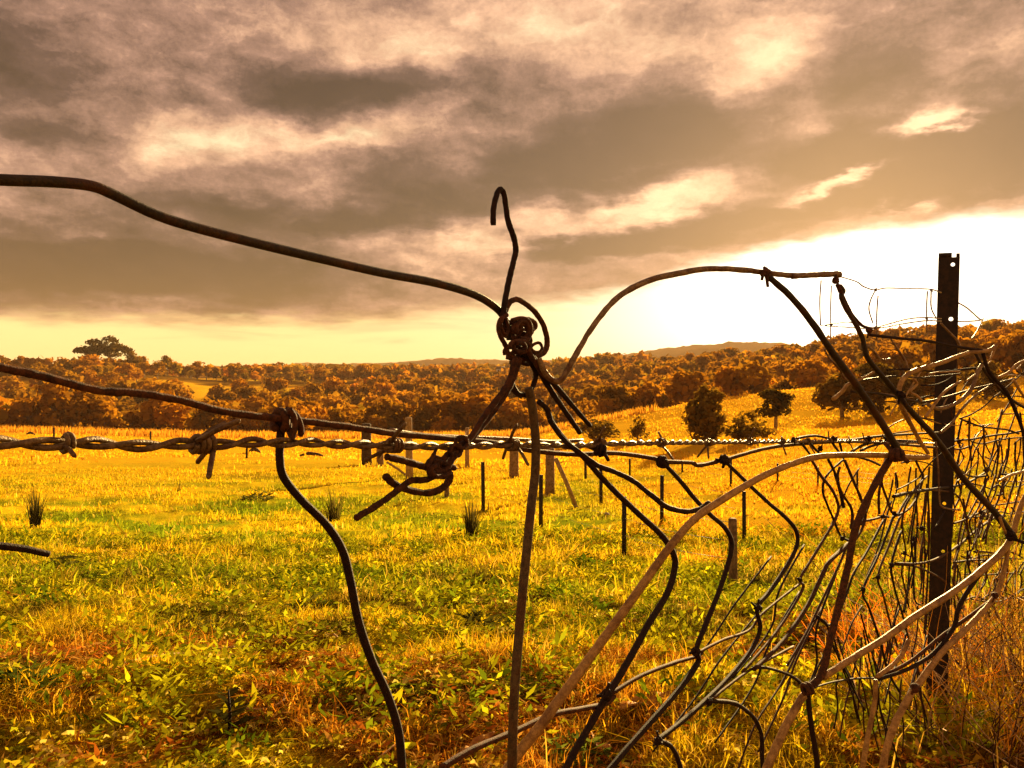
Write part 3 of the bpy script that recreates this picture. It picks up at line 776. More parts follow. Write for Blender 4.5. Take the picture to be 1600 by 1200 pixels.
def coil_np(c, axis, R_, r, turns, pitch, sides=6, seed=0, squash=1.0):
    rr = random.Random(seed); axis = axis.normalized(); u = axis.orthogonal().normalized(); v = axis.cross(u)
    n = int(turns * 12) + 1; a0 = rr.uniform(0, 6.28); pts = []
    for i in range(n):
        a = a0 + i / 12 * 2 * math.pi; s = (i / 12 - turns / 2) * pitch
        pts.append(c + axis * s + u * math.cos(a) * R_ + v * math.sin(a) * R_ * squash)
    return tube_np(pts, [r] * n, sides), pts, u, v
def knot(px, py, rpx, mat, parent, D=F_, k=.99, seed=0, name='knot'):
    Y = D(px) * k; rr = random.Random(seed + int(px)); c = P(px, py, Y); s = rpx * Y / FPX * .80
    parts = []
    for q in range(2):
        ax = Vector((rr.gauss(0, 1), rr.gauss(0, .6), rr.gauss(0, 1)))
        cn, pt, _, _ = coil_np(c, ax, s * rr.uniform(.55, .72), s * .29, rr.uniform(1.6, 2.3), s * .56, 7, seed + q, rr.uniform(.7, 1.0))
        parts.append(cn)
        e = pt[-1] + (pt[-1] - c).normalized() * s * rr.uniform(.5, 1.3) + Vector((rr.gauss(0, .4), rr.gauss(0, .4), rr.gauss(0, .4))) * s
        parts.append(tube_np([pt[-2], pt[-1], pt[-1].lerp(e, .5), e], [s * .28, s * .28, s * .27, s * .25], 7))
    V, Q, T = join(parts)
    return obj(name, mesh_np(name, V, [Q, T], [mat], smooth=True), parent)

# --- plain top wire
t = empty('plain_wire', P(0, 280, F_(0))); t.location = (0, 0, 0)
tag(t, 'thick dark plain wire dipping from the upper left edge to the knot', 'wire')
wire_obj('strand', [(-180, 272), (-60, 276), (0, 281), (80, 284), (140, 290), (175, 303), (240, 334), (300, 354), (400, 380), (500, 404), (600, 427), (680, 442), (740, 460), (775, 481), (790, 501), (797, 530)], 20, 12, M_DARK, t, per=8, sides=12, ext=1.8)
# --- rusty line wire under it
t = empty('line_wire'); tag(t, 'rusty line wire sloping down from the left edge above the barbed wire', 'wire')
wire_obj('strand', [(-200, 528), (-60, 560), (0, 574), (60, 586), (120, 602), (160, 611), (220, 615), (280, 625), (340, 641), (400, 650), (440, 654), (500, 661), (560, 669), (620, 678), (700, 685), (780, 693), (830, 704), (900, 710), (960, 708), (1020, 716), (1035, 721), (1080, 723), (1092, 727), (1130, 719), (1200, 700), (1260, 693), (1330, 690), (1400, 694), (1470, 700)], 16, 4, M_RUST, t, per=8, wob=.035, k=1.02, sides=10, ext=1.8)
wire_obj('strand', [(610, 672), (660, 680), (720, 683), (800, 686), (860, 690), (910, 688)], 8, 6, M_GALV, t, k=1.05)
knot(1035, 722, 13, M_DEEP, t); knot(1132, 719, 12, M_DEEP, t); knot(938, 704, 14, M_DEEP, t, seed=4)
# --- barbed wire
bw = empty('barbed_wire'); tag(bw, 'twisted two strand barbed wire running level from left edge to steel post', 'barbed wire')
ctr = [(-160, 690), (-60, 692), (0, 693), (100, 692), (200, 695), (300, 694), (380, 692), (450, 691), (550, 694), (620, 696), (700, 697), (800, 695), (900, 696), (940, 693), (1000, 692), (1100, 691), (1200, 690), (1300, 689), (1400, 691), (1440, 692), (1466, 693)]
cp, _ = wire_pts(ctr, 1, 1, per=40, ext=1.8)
def resample(p, step):
    out = [p[0]]; acc = 0.0
    for a, b in zip(p, p[1:]):
        l = (b - a).length; s = step - acc
        while s <= l:
            out.append(a + (b - a) * (s / l)); s += step
        acc = (acc + l) % step
    return out
cp = resample(cp, .0022)
for ph in (0, math.pi):
    pts = []; rad = []
    for i, p in enumerate(cp):
        tdir = (cp[min(i + 1, len(cp) - 1)] - cp[max(i - 1, 0)]).normalized()
        side = tdir.cross(Vector((0, 0, 1))).normalized(); up = side.cross(tdir)
        a = ph + i * .0022 / .035 * 2 * math.pi + .5 * math.sin(i * .011)
        rh = .0014 + .0004 * math.sin(i * .017 + ph)
        pts.append(p + side * math.cos(a) * rh + up * math.sin(a) * rh); rad.append(.00128)
    V, Q, T = tube_np(pts, rad, 7)
    obj('strand', mesh_np('strand', V, [Q, T], [M_BARB], smooth=True), bw)
def barb(px, prongs, seed, turns=2.5, rr=.0011):
    """coil round the strands plus two cut ends; prongs = end points in the photo with a depth offset"""
    i = min(range(len(cp)), key=lambda q: abs(800 + FPX * cp[q].x / cp[q].y - px)); c = cp[i]
    ax = (cp[min(i + 3, len(cp) - 1)] - cp[max(i - 3, 0)]).normalized()
    cn, pts, u, v = coil_np(c, ax, .0036, rr, turns, rr * 2.3, 7, seed, .9)
    parts = [cn]
    for q, (ex, ey, dz_) in enumerate(prongs):
        Y = c.y + dz_; e = P(ex, ey, Y); s = pts[0] if q % 2 == 0 else pts[-1]
        st = c + ax * (-.5 + (q % 2)) * rr * 2.3 * turns + (e - c).normalized() * .0030
        parts.append(tube_np([st, st.lerp(e, .5) + Vector((0, 0, .0006)), e, e + (e - st).normalized() * .0012], [rr, rr, rr * .95, rr * .25], 7))
    V, Q, T = join(parts); return obj('barb', mesh_np('barb', V, [Q, T], [M_BARB], smooth=True), bw)
barb(316, [(372, 658, -.012), (326, 745, -.01), (350, 662, .012), (309, 722, .012)], 1, 3.5, .0012)
barb(100, [(116, 712, -.006), (92, 700, .004)], 2, 1.3, .0009)
barb(617, [(633, 663, -.012), (572, 718, -.006), (592, 714, .012)], 3, 3.2)
barb(800, [(807, 664, -.01), (825, 726, -.015), (786, 716, .015)], 4, 3.2)
barb(938, [(944, 668, -.01), (925, 712, -.01)], 5, 3)
barb(1034, [(1051, 717, -.015), (1029, 676, .01)], 6, 3)
for k, bx in enumerate((1107, 1172, 1222, 1262, 1296, 1326, 1352, 1376, 1398, 1418, 1436)):
    Y = F_(bx); l = .016 * FPX / Y
    barb(bx, [(bx + rw.uniform(-.4, .7) * l, 691 + rw.choice((-1, 1)) * l, -.01), (bx - rw.uniform(-.3, .8) * l, 691 + rw.uniform(-1, 1) * l, .012)], 20 + k, 2.6)

# --- stay wire wrapped on the line wire
t = empty('stay_wire'); tag(t, 'dark stay wire wrapped round the line wire and hanging down, leftmost of the stays', 'wire')
wire_obj('stay', [(452, 640), (441, 655), (438, 690), (437, 715), (443, 745), (470, 780), (510, 820), (535, 860), (548, 910), (560, 970), (580, 1030), (605, 1085), (622, 1140), (628, 1200), (630, 1300), (622, 1420)], 13, 14, M_DEEP, t, k=1.03, per=8, sides=10)
c = P(446, 657, F_(446) * 1.02)
ax = Vector((1, .9, -.1))
V, Q, T = join([coil_np(c + Vector((-.0015, 0, .0003)), ax, .0042, .0019, 1.6, .0044, 8, 5)[0], coil_np(c + Vector((.003, .003, -.002)), Vector((1, .7, .3)), .0048, .0016, 1.2, .004, 8, 9, 1.25)[0]])
obj('wrap', mesh_np('wrap', V, [Q, T], [M_RUST], smooth=True), t)
wire_obj('tail', [(452, 640), (459, 650), (461, 668), (456, 688)], 11, 8, M_RUST, t, k=1.0)

# --- the big knot
kn = empty('wire_knot'); tag(kn, 'tangled knot of rusty tie wire with a hooked end pointing up', 'wire knot')
def kw(name, pts, w0, w1, m=M_BROWN, k=1.0, **q): return wire_obj(name, pts, w0, w1, m, kn, k=k, per=7, sides=9, wob=.03, **q)
kw('hook', [(786, 505), (788, 478), (794, 445), (801, 415), (806, 392), (803, 372), (794, 345), (790, 318), (787, 302), (782, 296), (776, 304), (771, 328), (771, 352)], 10, 9, M_DEEP, .985)
kw('loop', [(790, 486), (797, 472), (808, 468), (822, 475), (838, 490), (850, 510), (855, 532), (852, 548), (840, 556), (828, 552)], 9, 9, M_RUST, .99)
kw('loop', [(792, 492), (782, 500), (779, 513), (782, 525), (790, 540), (794, 552), (806, 560)], 8, 8, M_RUST, .98)
kw('loop', [(790, 496), (794, 510), (792, 522), (787, 520), (783, 508), (786, 496)], 5, 5, M_RUST, .975)
kw('loop', [(800, 500), (812, 497), (823, 499), (829, 508), (829, 520), (824, 530), (812, 528)], 6, 7, M_RUST, .97)
kw('loop', [(806, 502), (816, 506), (824, 514), (828, 526), (818, 536), (806, 540)], 5, 6, M_DEEP, .985)
kw('loop', [(828, 545), (834, 538), (843, 536), (847, 544), (842, 550), (834, 549), (829, 543)], 5, 5, M_RUST, .975)
rk = random.Random(12)
for q in range(17):
    cx, cy = rk.uniform(800, 824), rk.uniform(508, 560); a0 = rk.uniform(0, 6.28); rx, ry = rk.uniform(8, 17), rk.uniform(7, 15)
    pts = [(cx + rx * math.cos(a0 + s * .8), cy + ry * math.sin(a0 + s * .8)) for s in range(8)]
    kw('coil', pts, 7, 8, rk.choice((M_RUST, M_BROWN)), .955 + .006 * q, k1=.965 + .006 * q)
kw('tail', [(815, 548), (803, 566), (799, 585), (802, 604), (812, 616), (824, 616), (833, 602), (837, 584), (829, 566), (820, 550)], 8, 8, M_DEEP, .985)
kw('tail', [(818, 545), (806, 572), (797, 590), (799, 606), (814, 620)], 8, 7, M_DEEP, 1.0)
kw('tail', [(826, 548), (843, 580), (862, 612), (884, 644), (906, 676)], 10, 8, M_DEEP, .985)
kw('tail', [(830, 556), (850, 582), (876, 612), (900, 640), (922, 665)], 11, 7, M_DEEP, .97)
kw('tail', [(824, 545), (836, 566), (850, 586), (868, 597)], 9, 7, M_RUST, .965)
# --- leg of twisted wire with the cut ends
tg = empty('wire_tangle'); tag(tg, 'dark rusty twist of wire hanging left below the knot with splayed cut ends', 'wire tangle')
def tw(name, pts, w0, w1, m=M_BROWN, k=1.0, **q): return wire_obj(name, pts, w0, w1, m, tg, k=k, per=7, sides=9, wob=.05, **q)
tw('twisted_leg', [(812, 560), (802, 590), (790, 615), (765, 650), (738, 683), (715, 705), (700, 725), (703, 745), (692, 762), (668, 770), (640, 766), (616, 756), (602, 743)], 10, 12, M_BROWN, .975)
tw('twisted_leg', [(806, 560), (797, 592), (786, 612), (760, 646), (733, 686), (708, 702), (690, 722), (683, 740), (664, 750), (640, 752), (610, 775), (580, 795), (555, 810)], 10, 11, M_BROWN, .955)
tw('cut_end', [(604, 714), (632, 720), (660, 729), (686, 738), (698, 730), (710, 712)], 11, 11, M_BROWN, .945)
tw('cut_end', [(682, 701), (676, 714), (668, 728), (676, 742)], 5, 13, M_BROWN, .94)
for q in range(3):
    cx, cy = 688 + q * 4, 736 - q * 6
    tw('coil', [(cx + 15 * math.cos(s * .9 + q), cy + 9 * math.sin(s * .9 + q * 1.7)) for s in range(6)], 8, 9, M_BROWN, .93 + .015 * q)
for q in range(2):
    cx, cy = 712 + q * 9, 704 - q * 12
    tw('coil', [(cx + 9 * math.cos(s * .9 + q), cy + 9 * math.sin(s * .9 + q)) for s in range(8)], 7, 7, M_BROWN, .945)

# --- broken end at the left edge
t = wire_obj('broken_wire', [(-150, 842), (-60, 848), (0, 853), (40, 858), (62, 863), (76, 866)], 17, 10, M_DEEP, None, per=6, sides=10, k=1.0)
tag(t, 'broken dark wire end poking in at the left edge over the grass', 'wire')
# --- soft vertical wire
t = wire_obj('tie_wire', [(826, 606), (832, 640), (837, 690), (836, 740), (830, 790), (823, 860), (816, 930), (810, 1000), (804, 1080), (801, 1150), (800, 1210), (800, 1320)], 14, 16, M_OLIVE, None, per=6, sides=10, k=.97)
tag(t, 'brownish upright wire hanging straight down from the knot', 'wire')

# --- netting pulled loose towards the camera
net = empty('fence_netting'); tag(net, 'bent netting of dark and pale wires sagging between knot and steel post', 'wire netting')
def nw(name, pts, w0, w1, m=M_DEEP, D=F_, k=1.0, **q):
    q.setdefault('wob', .035)
    return wire_obj(name, pts, w0, w1, m, net, D=D, k=k, per=6, sides=8 if max(w0, w1) > 5 else 6, **q)
nw('line_wire', [(842, 560), (852, 583), (864, 594), (876, 594), (886, 580), (905, 545), (930, 505), (965, 465), (1010, 440), (1060, 427), (1110, 420), (1160, 422), (1197, 426), (1230, 430), (1262, 430), (1300, 428), (1313, 430)], 10, 9, M_GALV, N_)
nw('line_wire', [(1238, 432), (1262, 430), (1285, 429), (1312, 428)], 9, 9, M_GALV, N_, .995)
knot(1197, 426, 12, M_RUST, net, N_, .99); knot(1306, 438, 8, M_RUST, net, N_, .99)
nw('stay_wire', [(1200, 432), (1232, 460), (1266, 500), (1300, 550), (1338, 602), (1374, 655), (1398, 695), (1407, 712)], 10, 12, M_DARK, N_)
knot(1400, 711, 17, M_RUST, net, N_, .985, 3)
nw('stay_wire', [(1392, 715), (1370, 752), (1346, 800), (1333, 840), (1326, 880), (1312, 940), (1297, 1000), (1285, 1050), (1264, 1076)], 11, 12, M_RUST, N_)
nw('stay_wire', [(1262, 1082), (1267, 1130), (1275, 1180), (1282, 1240)], 8, 9, M_DEEP, N_)
knot(1262, 1076, 14, M_RUST, net, N_, .985, 5)
nw('line_wire', [(1256, 1086), (1240, 1112), (1216, 1160), (1196, 1206), (1178, 1260)], 12, 15, M_PALE, N_)
nw('line_wire', [(1286, 1058), (1330, 1030), (1382, 998), (1432, 962), (1500, 918), (1560, 868), (1580, 842)], 11, 10, M_PALE, N_)
nw('line_wire', [(1450, 714), (1440, 715), (1412, 714), (1400, 712), (1340, 711), (1284, 713), (1240, 724), (1190, 745), (1130, 780), (1084, 812), (1044, 858), (1004, 914), (962, 972), (920, 1030), (880, 1085), (840, 1140), (808, 1180), (770, 1240)], 8, 18, M_PALE, N_, 1.0, wob=.02)
nw('stay_wire', [(1308, 444), (1316, 462), (1330, 490), (1345, 507), (1358, 514)], 7, 5, M_RUST, N_)
nw('stay_wire', [(1312, 446), (1318, 455), (1314, 463), (1322, 482), (1336, 505), (1348, 530), (1356, 560), (1384, 594), (1404, 618), (1432, 652), (1466, 690), (1504, 746), (1550, 796), (1580, 834)], 7, 11, M_DARK, N_)
knot(1358, 516, 7, M_RUST, net, N_, .99); knot(1408, 617, 9, M_DEEP, net, N_, .99); knot(1580, 838, 13, M_DEEP, net, N_, .985)
nw('line_wire', [(1576, 848), (1571, 882), (1556, 930), (1520, 972), (1487, 1004), (1470, 1022), (1431, 1074), (1412, 1104), (1395, 1139), (1383, 1180), (1374, 1230)], 7, 13, M_PALE, N_)
knot(1555, 930, 7, M_RUST, net, N_, .99); knot(1430, 1075, 10, M_RUST, net, N_, .985)
nw('stay_wire', [(1566, 858), (1530, 898), (1500, 945), (1490, 980), (1462, 1018), (1420, 1045), (1370, 1062)], 8, 6, M_DEEP, N_, 1.01)
nw('stay_wire', [(1552, 936), (1508, 968), (1470, 995), (1420, 1035), (1368, 1060)], 6, 5, M_RUST, N_, 1.02)
nw('line_wire', [(1420, 1000), (1404, 1030), (1370, 1058)], 7, 7, M_PALE, N_, 1.01)
nw('line_wire', [(1368, 1062), (1366, 1100), (1356, 1150), (1346, 1210)], 7, 9, M_PALE, N_)
nw('line_wire', [(1404, 612), (1410, 594), (1428, 580), (1470, 567), (1510, 552), (1535, 549), (1548, 546), (1556, 540)], 8, 6, M_PALE, N_)
nw('line_wire', [(1356, 523), (1398, 528), (1450, 533), (1490, 541), (1534, 547)], 5, 4, M_DEEP, N_)
nw('tie_wire', [(1354, 540), (1364, 548), (1374, 560), (1382, 562), (1391, 561)], 4, 4, M_GALV, N_)
nw('tie_wire', [(1288, 545), (1296, 560), (1312, 577), (1318, 590), (1326, 593)], 3, 4, M_GALV, N_, 1.03)
nw('tie_wire', [(1302, 624), (1316, 612), (1326, 600), (1346, 592), (1368, 580), (1374, 580)], 7, 3, M_PALE, N_, 1.02)
nw('tie_wire', [(1386, 578), (1420, 577), (1455, 580), (1490, 579), (1524, 575)], 3, 4, M_DEEP, N_, 1.02)
nw('tie_wire', [(1326, 600), (1360, 592), (1400, 588), (1440, 590), (1500, 584)], 3, 3, M_DARK, N_, 1.03)
nw('tie_wire', [(1330, 612), (1372, 615), (1398, 620), (1440, 628), (1480, 620), (1520, 608), (1555, 600), (1585, 592)], 4, 4, M_DARK, N_, 1.02)
nw('tie_wire', [(1450, 632), (1462, 638), (1480, 636), (1502, 625), (1520, 604), (1528, 580), (1534, 570)], 6, 6, M_GALV, N_, .99)
nw('tie_wire', [(1446, 652), (1460, 632), (1474, 614), (1490, 602), (1502, 596)], 5, 4, M_PALE, N_, .98)
nw('tie_wire', [(1470, 676), (1488, 660), (1502, 640), (1524, 618), (1545, 604)], 5, 3, M_GALV, N_, .99)
nw('tie_wire', [(1470, 505), (1484, 520), (1494, 530), (1502, 545)], 3, 4, M_GALV, N_, 1.02)
nw('tie_wire', [(1392, 530), (1404, 548), (1414, 564), (1418, 578)], 3, 5, M_GALV, N_, 1.03)
nw('tie_wire', [(1426, 592), (1433, 600), (1422, 612), (1432, 618), (1440, 626)], 4, 4, M_PALE, N_, 1.01)
nw('tie_wire', [(1404, 625), (1412, 642), (1424, 665), (1438, 690), (1450, 708)], 8, 6, M_PALE, N_, 1.02)
nw('stay_wire', [(1536, 552), (1542, 574), (1552, 590), (1572, 612), (1590, 650), (1604, 690)], 6, 6, M_DEEP, N_, 1.0)
nw('stay_wire', [(1524, 552), (1536, 575), (1550, 595), (1580, 624), (1610, 642)], 5, 4, M_DARK, N_, 1.02)
nw('tie_wire', [(1560, 590), (1576, 582), (1588, 570), (1604, 562)], 5, 4, M_PALE, N_, 1.0)
nw('tie_wire', [(1556, 540), (1550, 556), (1542, 566)], 5, 3, M_PALE, N_, 1.0)
nw('tie_wire', [(1584, 594), (1592, 608), (1602, 622)], 5, 4, M_PALE, N_, 1.0)
nw('tie_wire', [(1448, 586), (1462, 582), (1500, 580)], 2.5, 2.5, M_PALE, N_, 1.0)
nw('line_wire', [(1584, 832), (1590, 806), (1600, 780), (1612, 760)], 9, 8, M_PALE, N_)
nw('tie_wire', [(1462, 690), (1466, 730), (1468, 780), (1474, 793), (1500, 797)], 3, 3, M_GALV, N_, .97)
nw('tie_wire', [(1562, 808), (1568, 825), (1574, 838)], 5, 4, M_PALE, N_, .99)
# the dark bent stays in the middle
nw('stay_wire', [(842, 628), (855, 640), (862, 660), (885, 690), (912, 714), (936, 742), (965, 772), (1000, 805), (1035, 838), (1053, 868), (1053, 895), (1041, 930), (1015, 972), (990, 1018), (962, 1066), (950, 1082), (940, 1102), (912, 1150), (884, 1200), (850, 1260)], 9, 12, M_DEEP, F_, .985, wob=.02)
nw('stay_wire', [(858, 655), (880, 686), (912, 712), (935, 728), (962, 738), (990, 752), (1018, 774), (1042, 792), (1070, 799), (1092, 796), (1108, 786)], 8, 9, M_DEEP, F_, .975, k1=.8)
nw('stay_wire', [(1035, 722), (1060, 748), (1088, 782), (1112, 806), (1132, 824), (1143, 846), (1140, 872), (1125, 920), (1106, 968), (1088, 1014), (1091, 1034), (1064, 1074), (1015, 1130), (975, 1175), (938, 1220)], 7, 10, M_DEEP, F_, .98, wob=.02)
nw('stay_wire', [(1132, 720), (1165, 752), (1200, 785), (1230, 811), (1245, 832), (1244, 856), (1226, 890), (1202, 925), (1183, 950), (1188, 980), (1176, 1012), (1142, 1055), (1102, 1095), (1062, 1130), (1028, 1156)], 6, 8, M_DEEP, F_, .98, wob=.02)
knot(948, 1086, 13, M_DEEP, net, F_, .97); knot(1087, 1018, 11, M_DEEP, net, F_, .97); knot(1184, 950, 9, M_DEEP, net, F_, .97); knot(1028, 1158, 9, M_DEEP, net, F_, .97); knot(1108, 1096, 8, M_DEEP, net, F_, .97)
nw('line_wire', [(690, 1200), (740, 1170), (806, 1142), (862, 1117), (905, 1108), (945, 1100), (960, 1088)], 11, 8, M_RUST, F_, 1.0)
nw('line_wire', [(955, 1084), (1000, 1057), (1050, 1037), (1088, 1026)], 7, 6, M_RUST, F_)
nw('line_wire', [(1090, 1020), (1130, 1000), (1170, 985), (1190, 960), (1220, 935), (1250, 912)], 5, 4, M_RUST, F_)
nw('line_wire', [(1108, 1095), (1150, 1100), (1178, 1122), (1190, 1150), (1191, 1190), (1196, 1230)], 7, 7, M_DEEP, F_)
nw('line_wire', [(1030, 1157), (1050, 1168), (1062, 1195), (1066, 1230)], 8, 8, M_DEEP, F_)
nw('line_wire', [(1176, 1044), (1200, 1044), (1236, 1056), (1256, 1072)], 5, 5, M_DEEP, F_)
nw('line_wire', [(1104, 1100), (1140, 1070), (1180, 1042), (1240, 1010)], 5, 4, M_RUST, F_)
# finer stays further along
FINE = [
    ([(1268, 718), (1284, 745), (1300, 765), (1310, 790), (1306, 810), (1296, 828), (1272, 868), (1250, 905), (1255, 918), (1232, 960), (1200, 1004), (1160, 1050)], 5, 5),
    ([(1318, 718), (1300, 734), (1288, 750), (1286, 770), (1294, 792), (1304, 815), (1314, 838), (1330, 846)], 4, 4),
    ([(1294, 718), (1304, 738), (1312, 765), (1318, 792)], 4, 6),
    ([(1312, 730), (1309, 745), (1314, 768), (1328, 790), (1332, 806), (1330, 826)], 4, 5),
    ([(1320, 720), (1332, 748), (1347, 784), (1352, 806), (1345, 830), (1330, 850)], 5, 5),
    ([(1325, 850), (1310, 864), (1294, 880), (1282, 905), (1262, 946), (1225, 1000), (1178, 1046)], 7, 7),
    ([(1322, 856), (1310, 885), (1286, 935), (1262, 985), (1230, 1040)], 4, 4),
    ([(1381, 812), (1358, 856), (1334, 896), (1322, 930), (1300, 975), (1278, 965)], 4, 4),
    ([(1278, 966), (1292, 976), (1302, 1010), (1322, 1050), (1340, 1090), (1352, 1110)], 4, 3),
    ([(1397, 804), (1376, 860), (1349, 921), (1358, 950), (1376, 1005), (1388, 1050), (1405, 1080)], 4, 4),
    ([(1407, 806), (1390, 850), (1372, 900), (1380, 930), (1392, 978), (1402, 1010)], 4, 3),
    ([(1408, 830), (1393, 882), (1398, 920), (1410, 960), (1420, 1000)], 4, 3),
    ([(1410, 808), (1411, 835), (1415, 864), (1409, 892), (1413, 915), (1420, 948)], 3, 3),
    ([(1434, 766), (1430, 800), (1424, 842), (1427, 880), (1429, 935), (1438, 945)], 3, 3),
    ([(1446, 770), (1443, 800), (1439, 826), (1444, 832), (1438, 868), (1440, 905)], 3, 3),
    ([(1452, 730), (1450, 770), (1452, 815), (1451, 870), (1448, 930), (1444, 990)], 3, 3),
    ([(1384, 716), (1380, 740), (1378, 756), (1386, 780), (1393, 800)], 4, 4),
    ([(1386, 724), (1376, 756), (1373, 780), (1374, 803)], 4, 4),
    ([(1430, 718), (1438, 735), (1442, 745), (1434, 775), (1420, 795), (1404, 805)], 4, 4),
    ([(1434, 760), (1420, 780), (1412, 800), (1408, 825)], 4, 3),
    ([(1300, 985), (1315, 1040), (1332, 1085), (1344, 1130)], 3, 3),
    ([(1345, 960), (1362, 1020), (1376, 1055)], 3, 3),
    ([(1262, 1078), (1300, 1066), (1340, 1060), (1368, 1060)], 3, 3),
    ([(1400, 806), (1405, 800), (1420, 775), (1448, 744)], 4, 3),
    ([(1350, 814), (1366, 811), (1380, 807), (1388, 808)], 4, 4),
    ([(1396, 776), (1420, 770), (1460, 764), (1500, 758), (1520, 750), (1545, 735)], 6, 3),
    ([(1400, 766), (1420, 756), (1440, 744)], 2.5, 2.5),
    ([(1398, 880), (1440, 880), (1470, 870), (1500, 850), (1530, 825), (1556, 808), (1570, 806)], 4, 4),
    ([(1395, 882), (1430, 885), (1460, 898), (1480, 912), (1490, 925)], 4, 3),
    ([(1440, 765), (1480, 768), (1496, 775), (1505, 792), (1512, 825), (1518, 850)], 3, 3),
]
for pts, a, b in FINE: nw('stay_wire', pts, a, b, rw.choice((M_DEEP, M_BROWN, M_RUST)), F_, 1.0 + rw.uniform(-.02, .02))
for (kx, ky) in ((1250, 906), (1316, 842), (1278, 965), (1349, 921), (1372, 902), (1380, 807), (1397, 802), (1414, 864), (1393, 883), (1440, 826), (1427, 842), (1330, 848)):
    knot(kx, ky, 5, M_DEEP, net, F_, .985, name='knot')
# top of the netting near the post, thin against the sky
THIN = [
    [(1312, 432), (1338, 440), (1350, 448), (1367, 453), (1385, 450), (1420, 451), (1454, 452), (1470, 457)],
    [(1283, 438), (1281, 470), (1282, 508)], [(1299, 446), (1298, 480), (1298, 530)],
    [(1368, 453), (1360, 470), (1358, 485), (1364, 505)], [(1372, 462), (1370, 490), (1370, 530)],
    [(1449, 455), (1448, 480), (1448, 520)], [(1455, 455), (1455, 480), (1462, 496)],
    [(1282, 508), (1300, 506), (1325, 503), (1345, 508), (1366, 512), (1385, 507), (1420, 498), (1448, 496), (1470, 498)],
    [(1290, 509), (1320, 511), (1350, 513), (1378, 512), (1410, 506), (1448, 501), (1470, 502)],
    [(1497, 473), (1512, 482), (1530, 498), (1536, 500)], [(1497, 502), (1515, 502), (1536, 500)], [(1536, 497), (1528, 515), (1518, 530)],
]
for pts in THIN: nw('line_wire', pts, 2.2, 2.2, M_GALV, F_, .98)
for (kx, ky) in ((1368, 453), (1455, 453), (1448, 498), (1368, 512), (1299, 507)): knot(kx, ky, 3.2, M_GALV, net, F_, .97)
# second loose barbed strand dancing along near the post
for pts in ([(1236, 690), (1250, 684), (1275, 681), (1300, 686), (1330, 687), (1370, 682), (1410, 679), (1450, 677), (1466, 676)],
            [(1330, 706), (1350, 695), (1372, 690), (1400, 688), (1440, 690)], [(1345, 704), (1362, 697), (1390, 690)],
            [(1252, 692), (1262, 705), (1270, 716)], [(1262, 688), (1278, 706), (1288, 710)], [(1302, 694), (1312, 708), (1318, 716)], [(1312, 692), (1316, 708)], [(1340, 714), (1360, 720), (1375, 727)]):
    nw('line_wire', pts, 4.5, 3.5, M_DEEP, F_, 1.01)
for (kx, ky) in ((1240, 687), (1303, 685), (1282, 701), (1358, 685), (1384, 686)): knot(kx, ky, 6, M_DEEP, net, F_, .985)

# --- netting beyond the post
net2 = empty('fence_netting'); tag(net2, 'fine wire netting with leaning uprights right of the steel post', 'wire netting')
def n2(name, pts, w0, w1, m=M_DEEP, k=1.0): return wire_obj(name, pts, w0, w1, m, net2, D=F2_, k=k, per=5, sides=6)
def F2_(x): return 2.5 + (x - 1480) / 120 * 1.15
for pts in ([(1503, 655), (1497, 685), (1500, 700), (1496, 728)], [(1515, 652), (1514, 690), (1516, 712), (1508, 740)], [(1536, 665), (1538, 690), (1536, 715), (1540, 735), (1545, 746)],
            [(1566, 640), (1558, 675), (1550, 710), (1545, 730)], [(1562, 684), (1560, 712), (1556, 742)], [(1577, 683), (1575, 712), (1570, 730), (1566, 742)], [(1587, 690), (1586, 715), (1588, 740)],
            [(1594, 645), (1598, 680), (1600, 730)], [(1504, 745), (1500, 775), (1490, 800), (1487, 840)], [(1520, 755), (1510, 790), (1500, 830), (1495, 870), (1490, 920)],
            [(1545, 745), (1532, 770), (1524, 785), (1510, 812)], [(1542, 748), (1530, 790), (1515, 815), (1522, 840)], [(1556, 742), (1545, 775), (1530, 800)], [(1505, 780), (1510, 810), (1515, 845)],
            [(1512, 860), (1512, 880), (1520, 905)], [(1492, 880), (1490, 910), (1486, 945)], [(1570, 742), (1560, 780), (1545, 815), (1540, 850)], [(1588, 742), (1575, 785), (1562, 825)],
            [(1528, 860), (1530, 875), (1526, 895)], [(1488, 905), (1495, 930), (1506, 950)], [(1600, 735), (1588, 780), (1578, 815)], [(1497, 728), (1496, 745), (1502, 770)]):
    n2('stay_wire', pts, 3.2, 2.8, rw.choice((M_DEEP, M_BROWN, M_RUST)), 1 + rw.uniform(-.02, .02))
for pts in ([(1484, 690), (1500, 688), (1520, 686), (1537, 683), (1555, 680), (1580, 677), (1602, 672)], [(1500, 654), (1514, 660), (1535, 667), (1552, 669), (1575, 672), (1592, 678)],
            [(1484, 700), (1500, 702), (1516, 697)], [(1500, 736), (1520, 745), (1543, 743)], [(1565, 741), (1585, 740), (1602, 734)], [(1490, 879), (1512, 876), (1541, 875)],
            [(1490, 818), (1508, 812), (1530, 802), (1560, 796)], [(1522, 862), (1545, 863), (1572, 868)], [(1548, 765), (1560, 758), (1568, 770), (1558, 774)]):
    n2('line_wire', pts, 3.2, 3.2, rw.choice((M_DEEP, M_RUST)))
n2('line_wire', [(1560, 752), (1580, 742), (1606, 735)], 4, 5, M_PALE, .95)
for (kx, ky) in ((1537, 683), (1540, 735), (1514, 660), (1541, 876), (1513, 840), (1532, 800), (1498, 690)):
    Y = F2_(kx); knot(kx, ky, 4.5, M_DEEP, net2, F2_, .99)

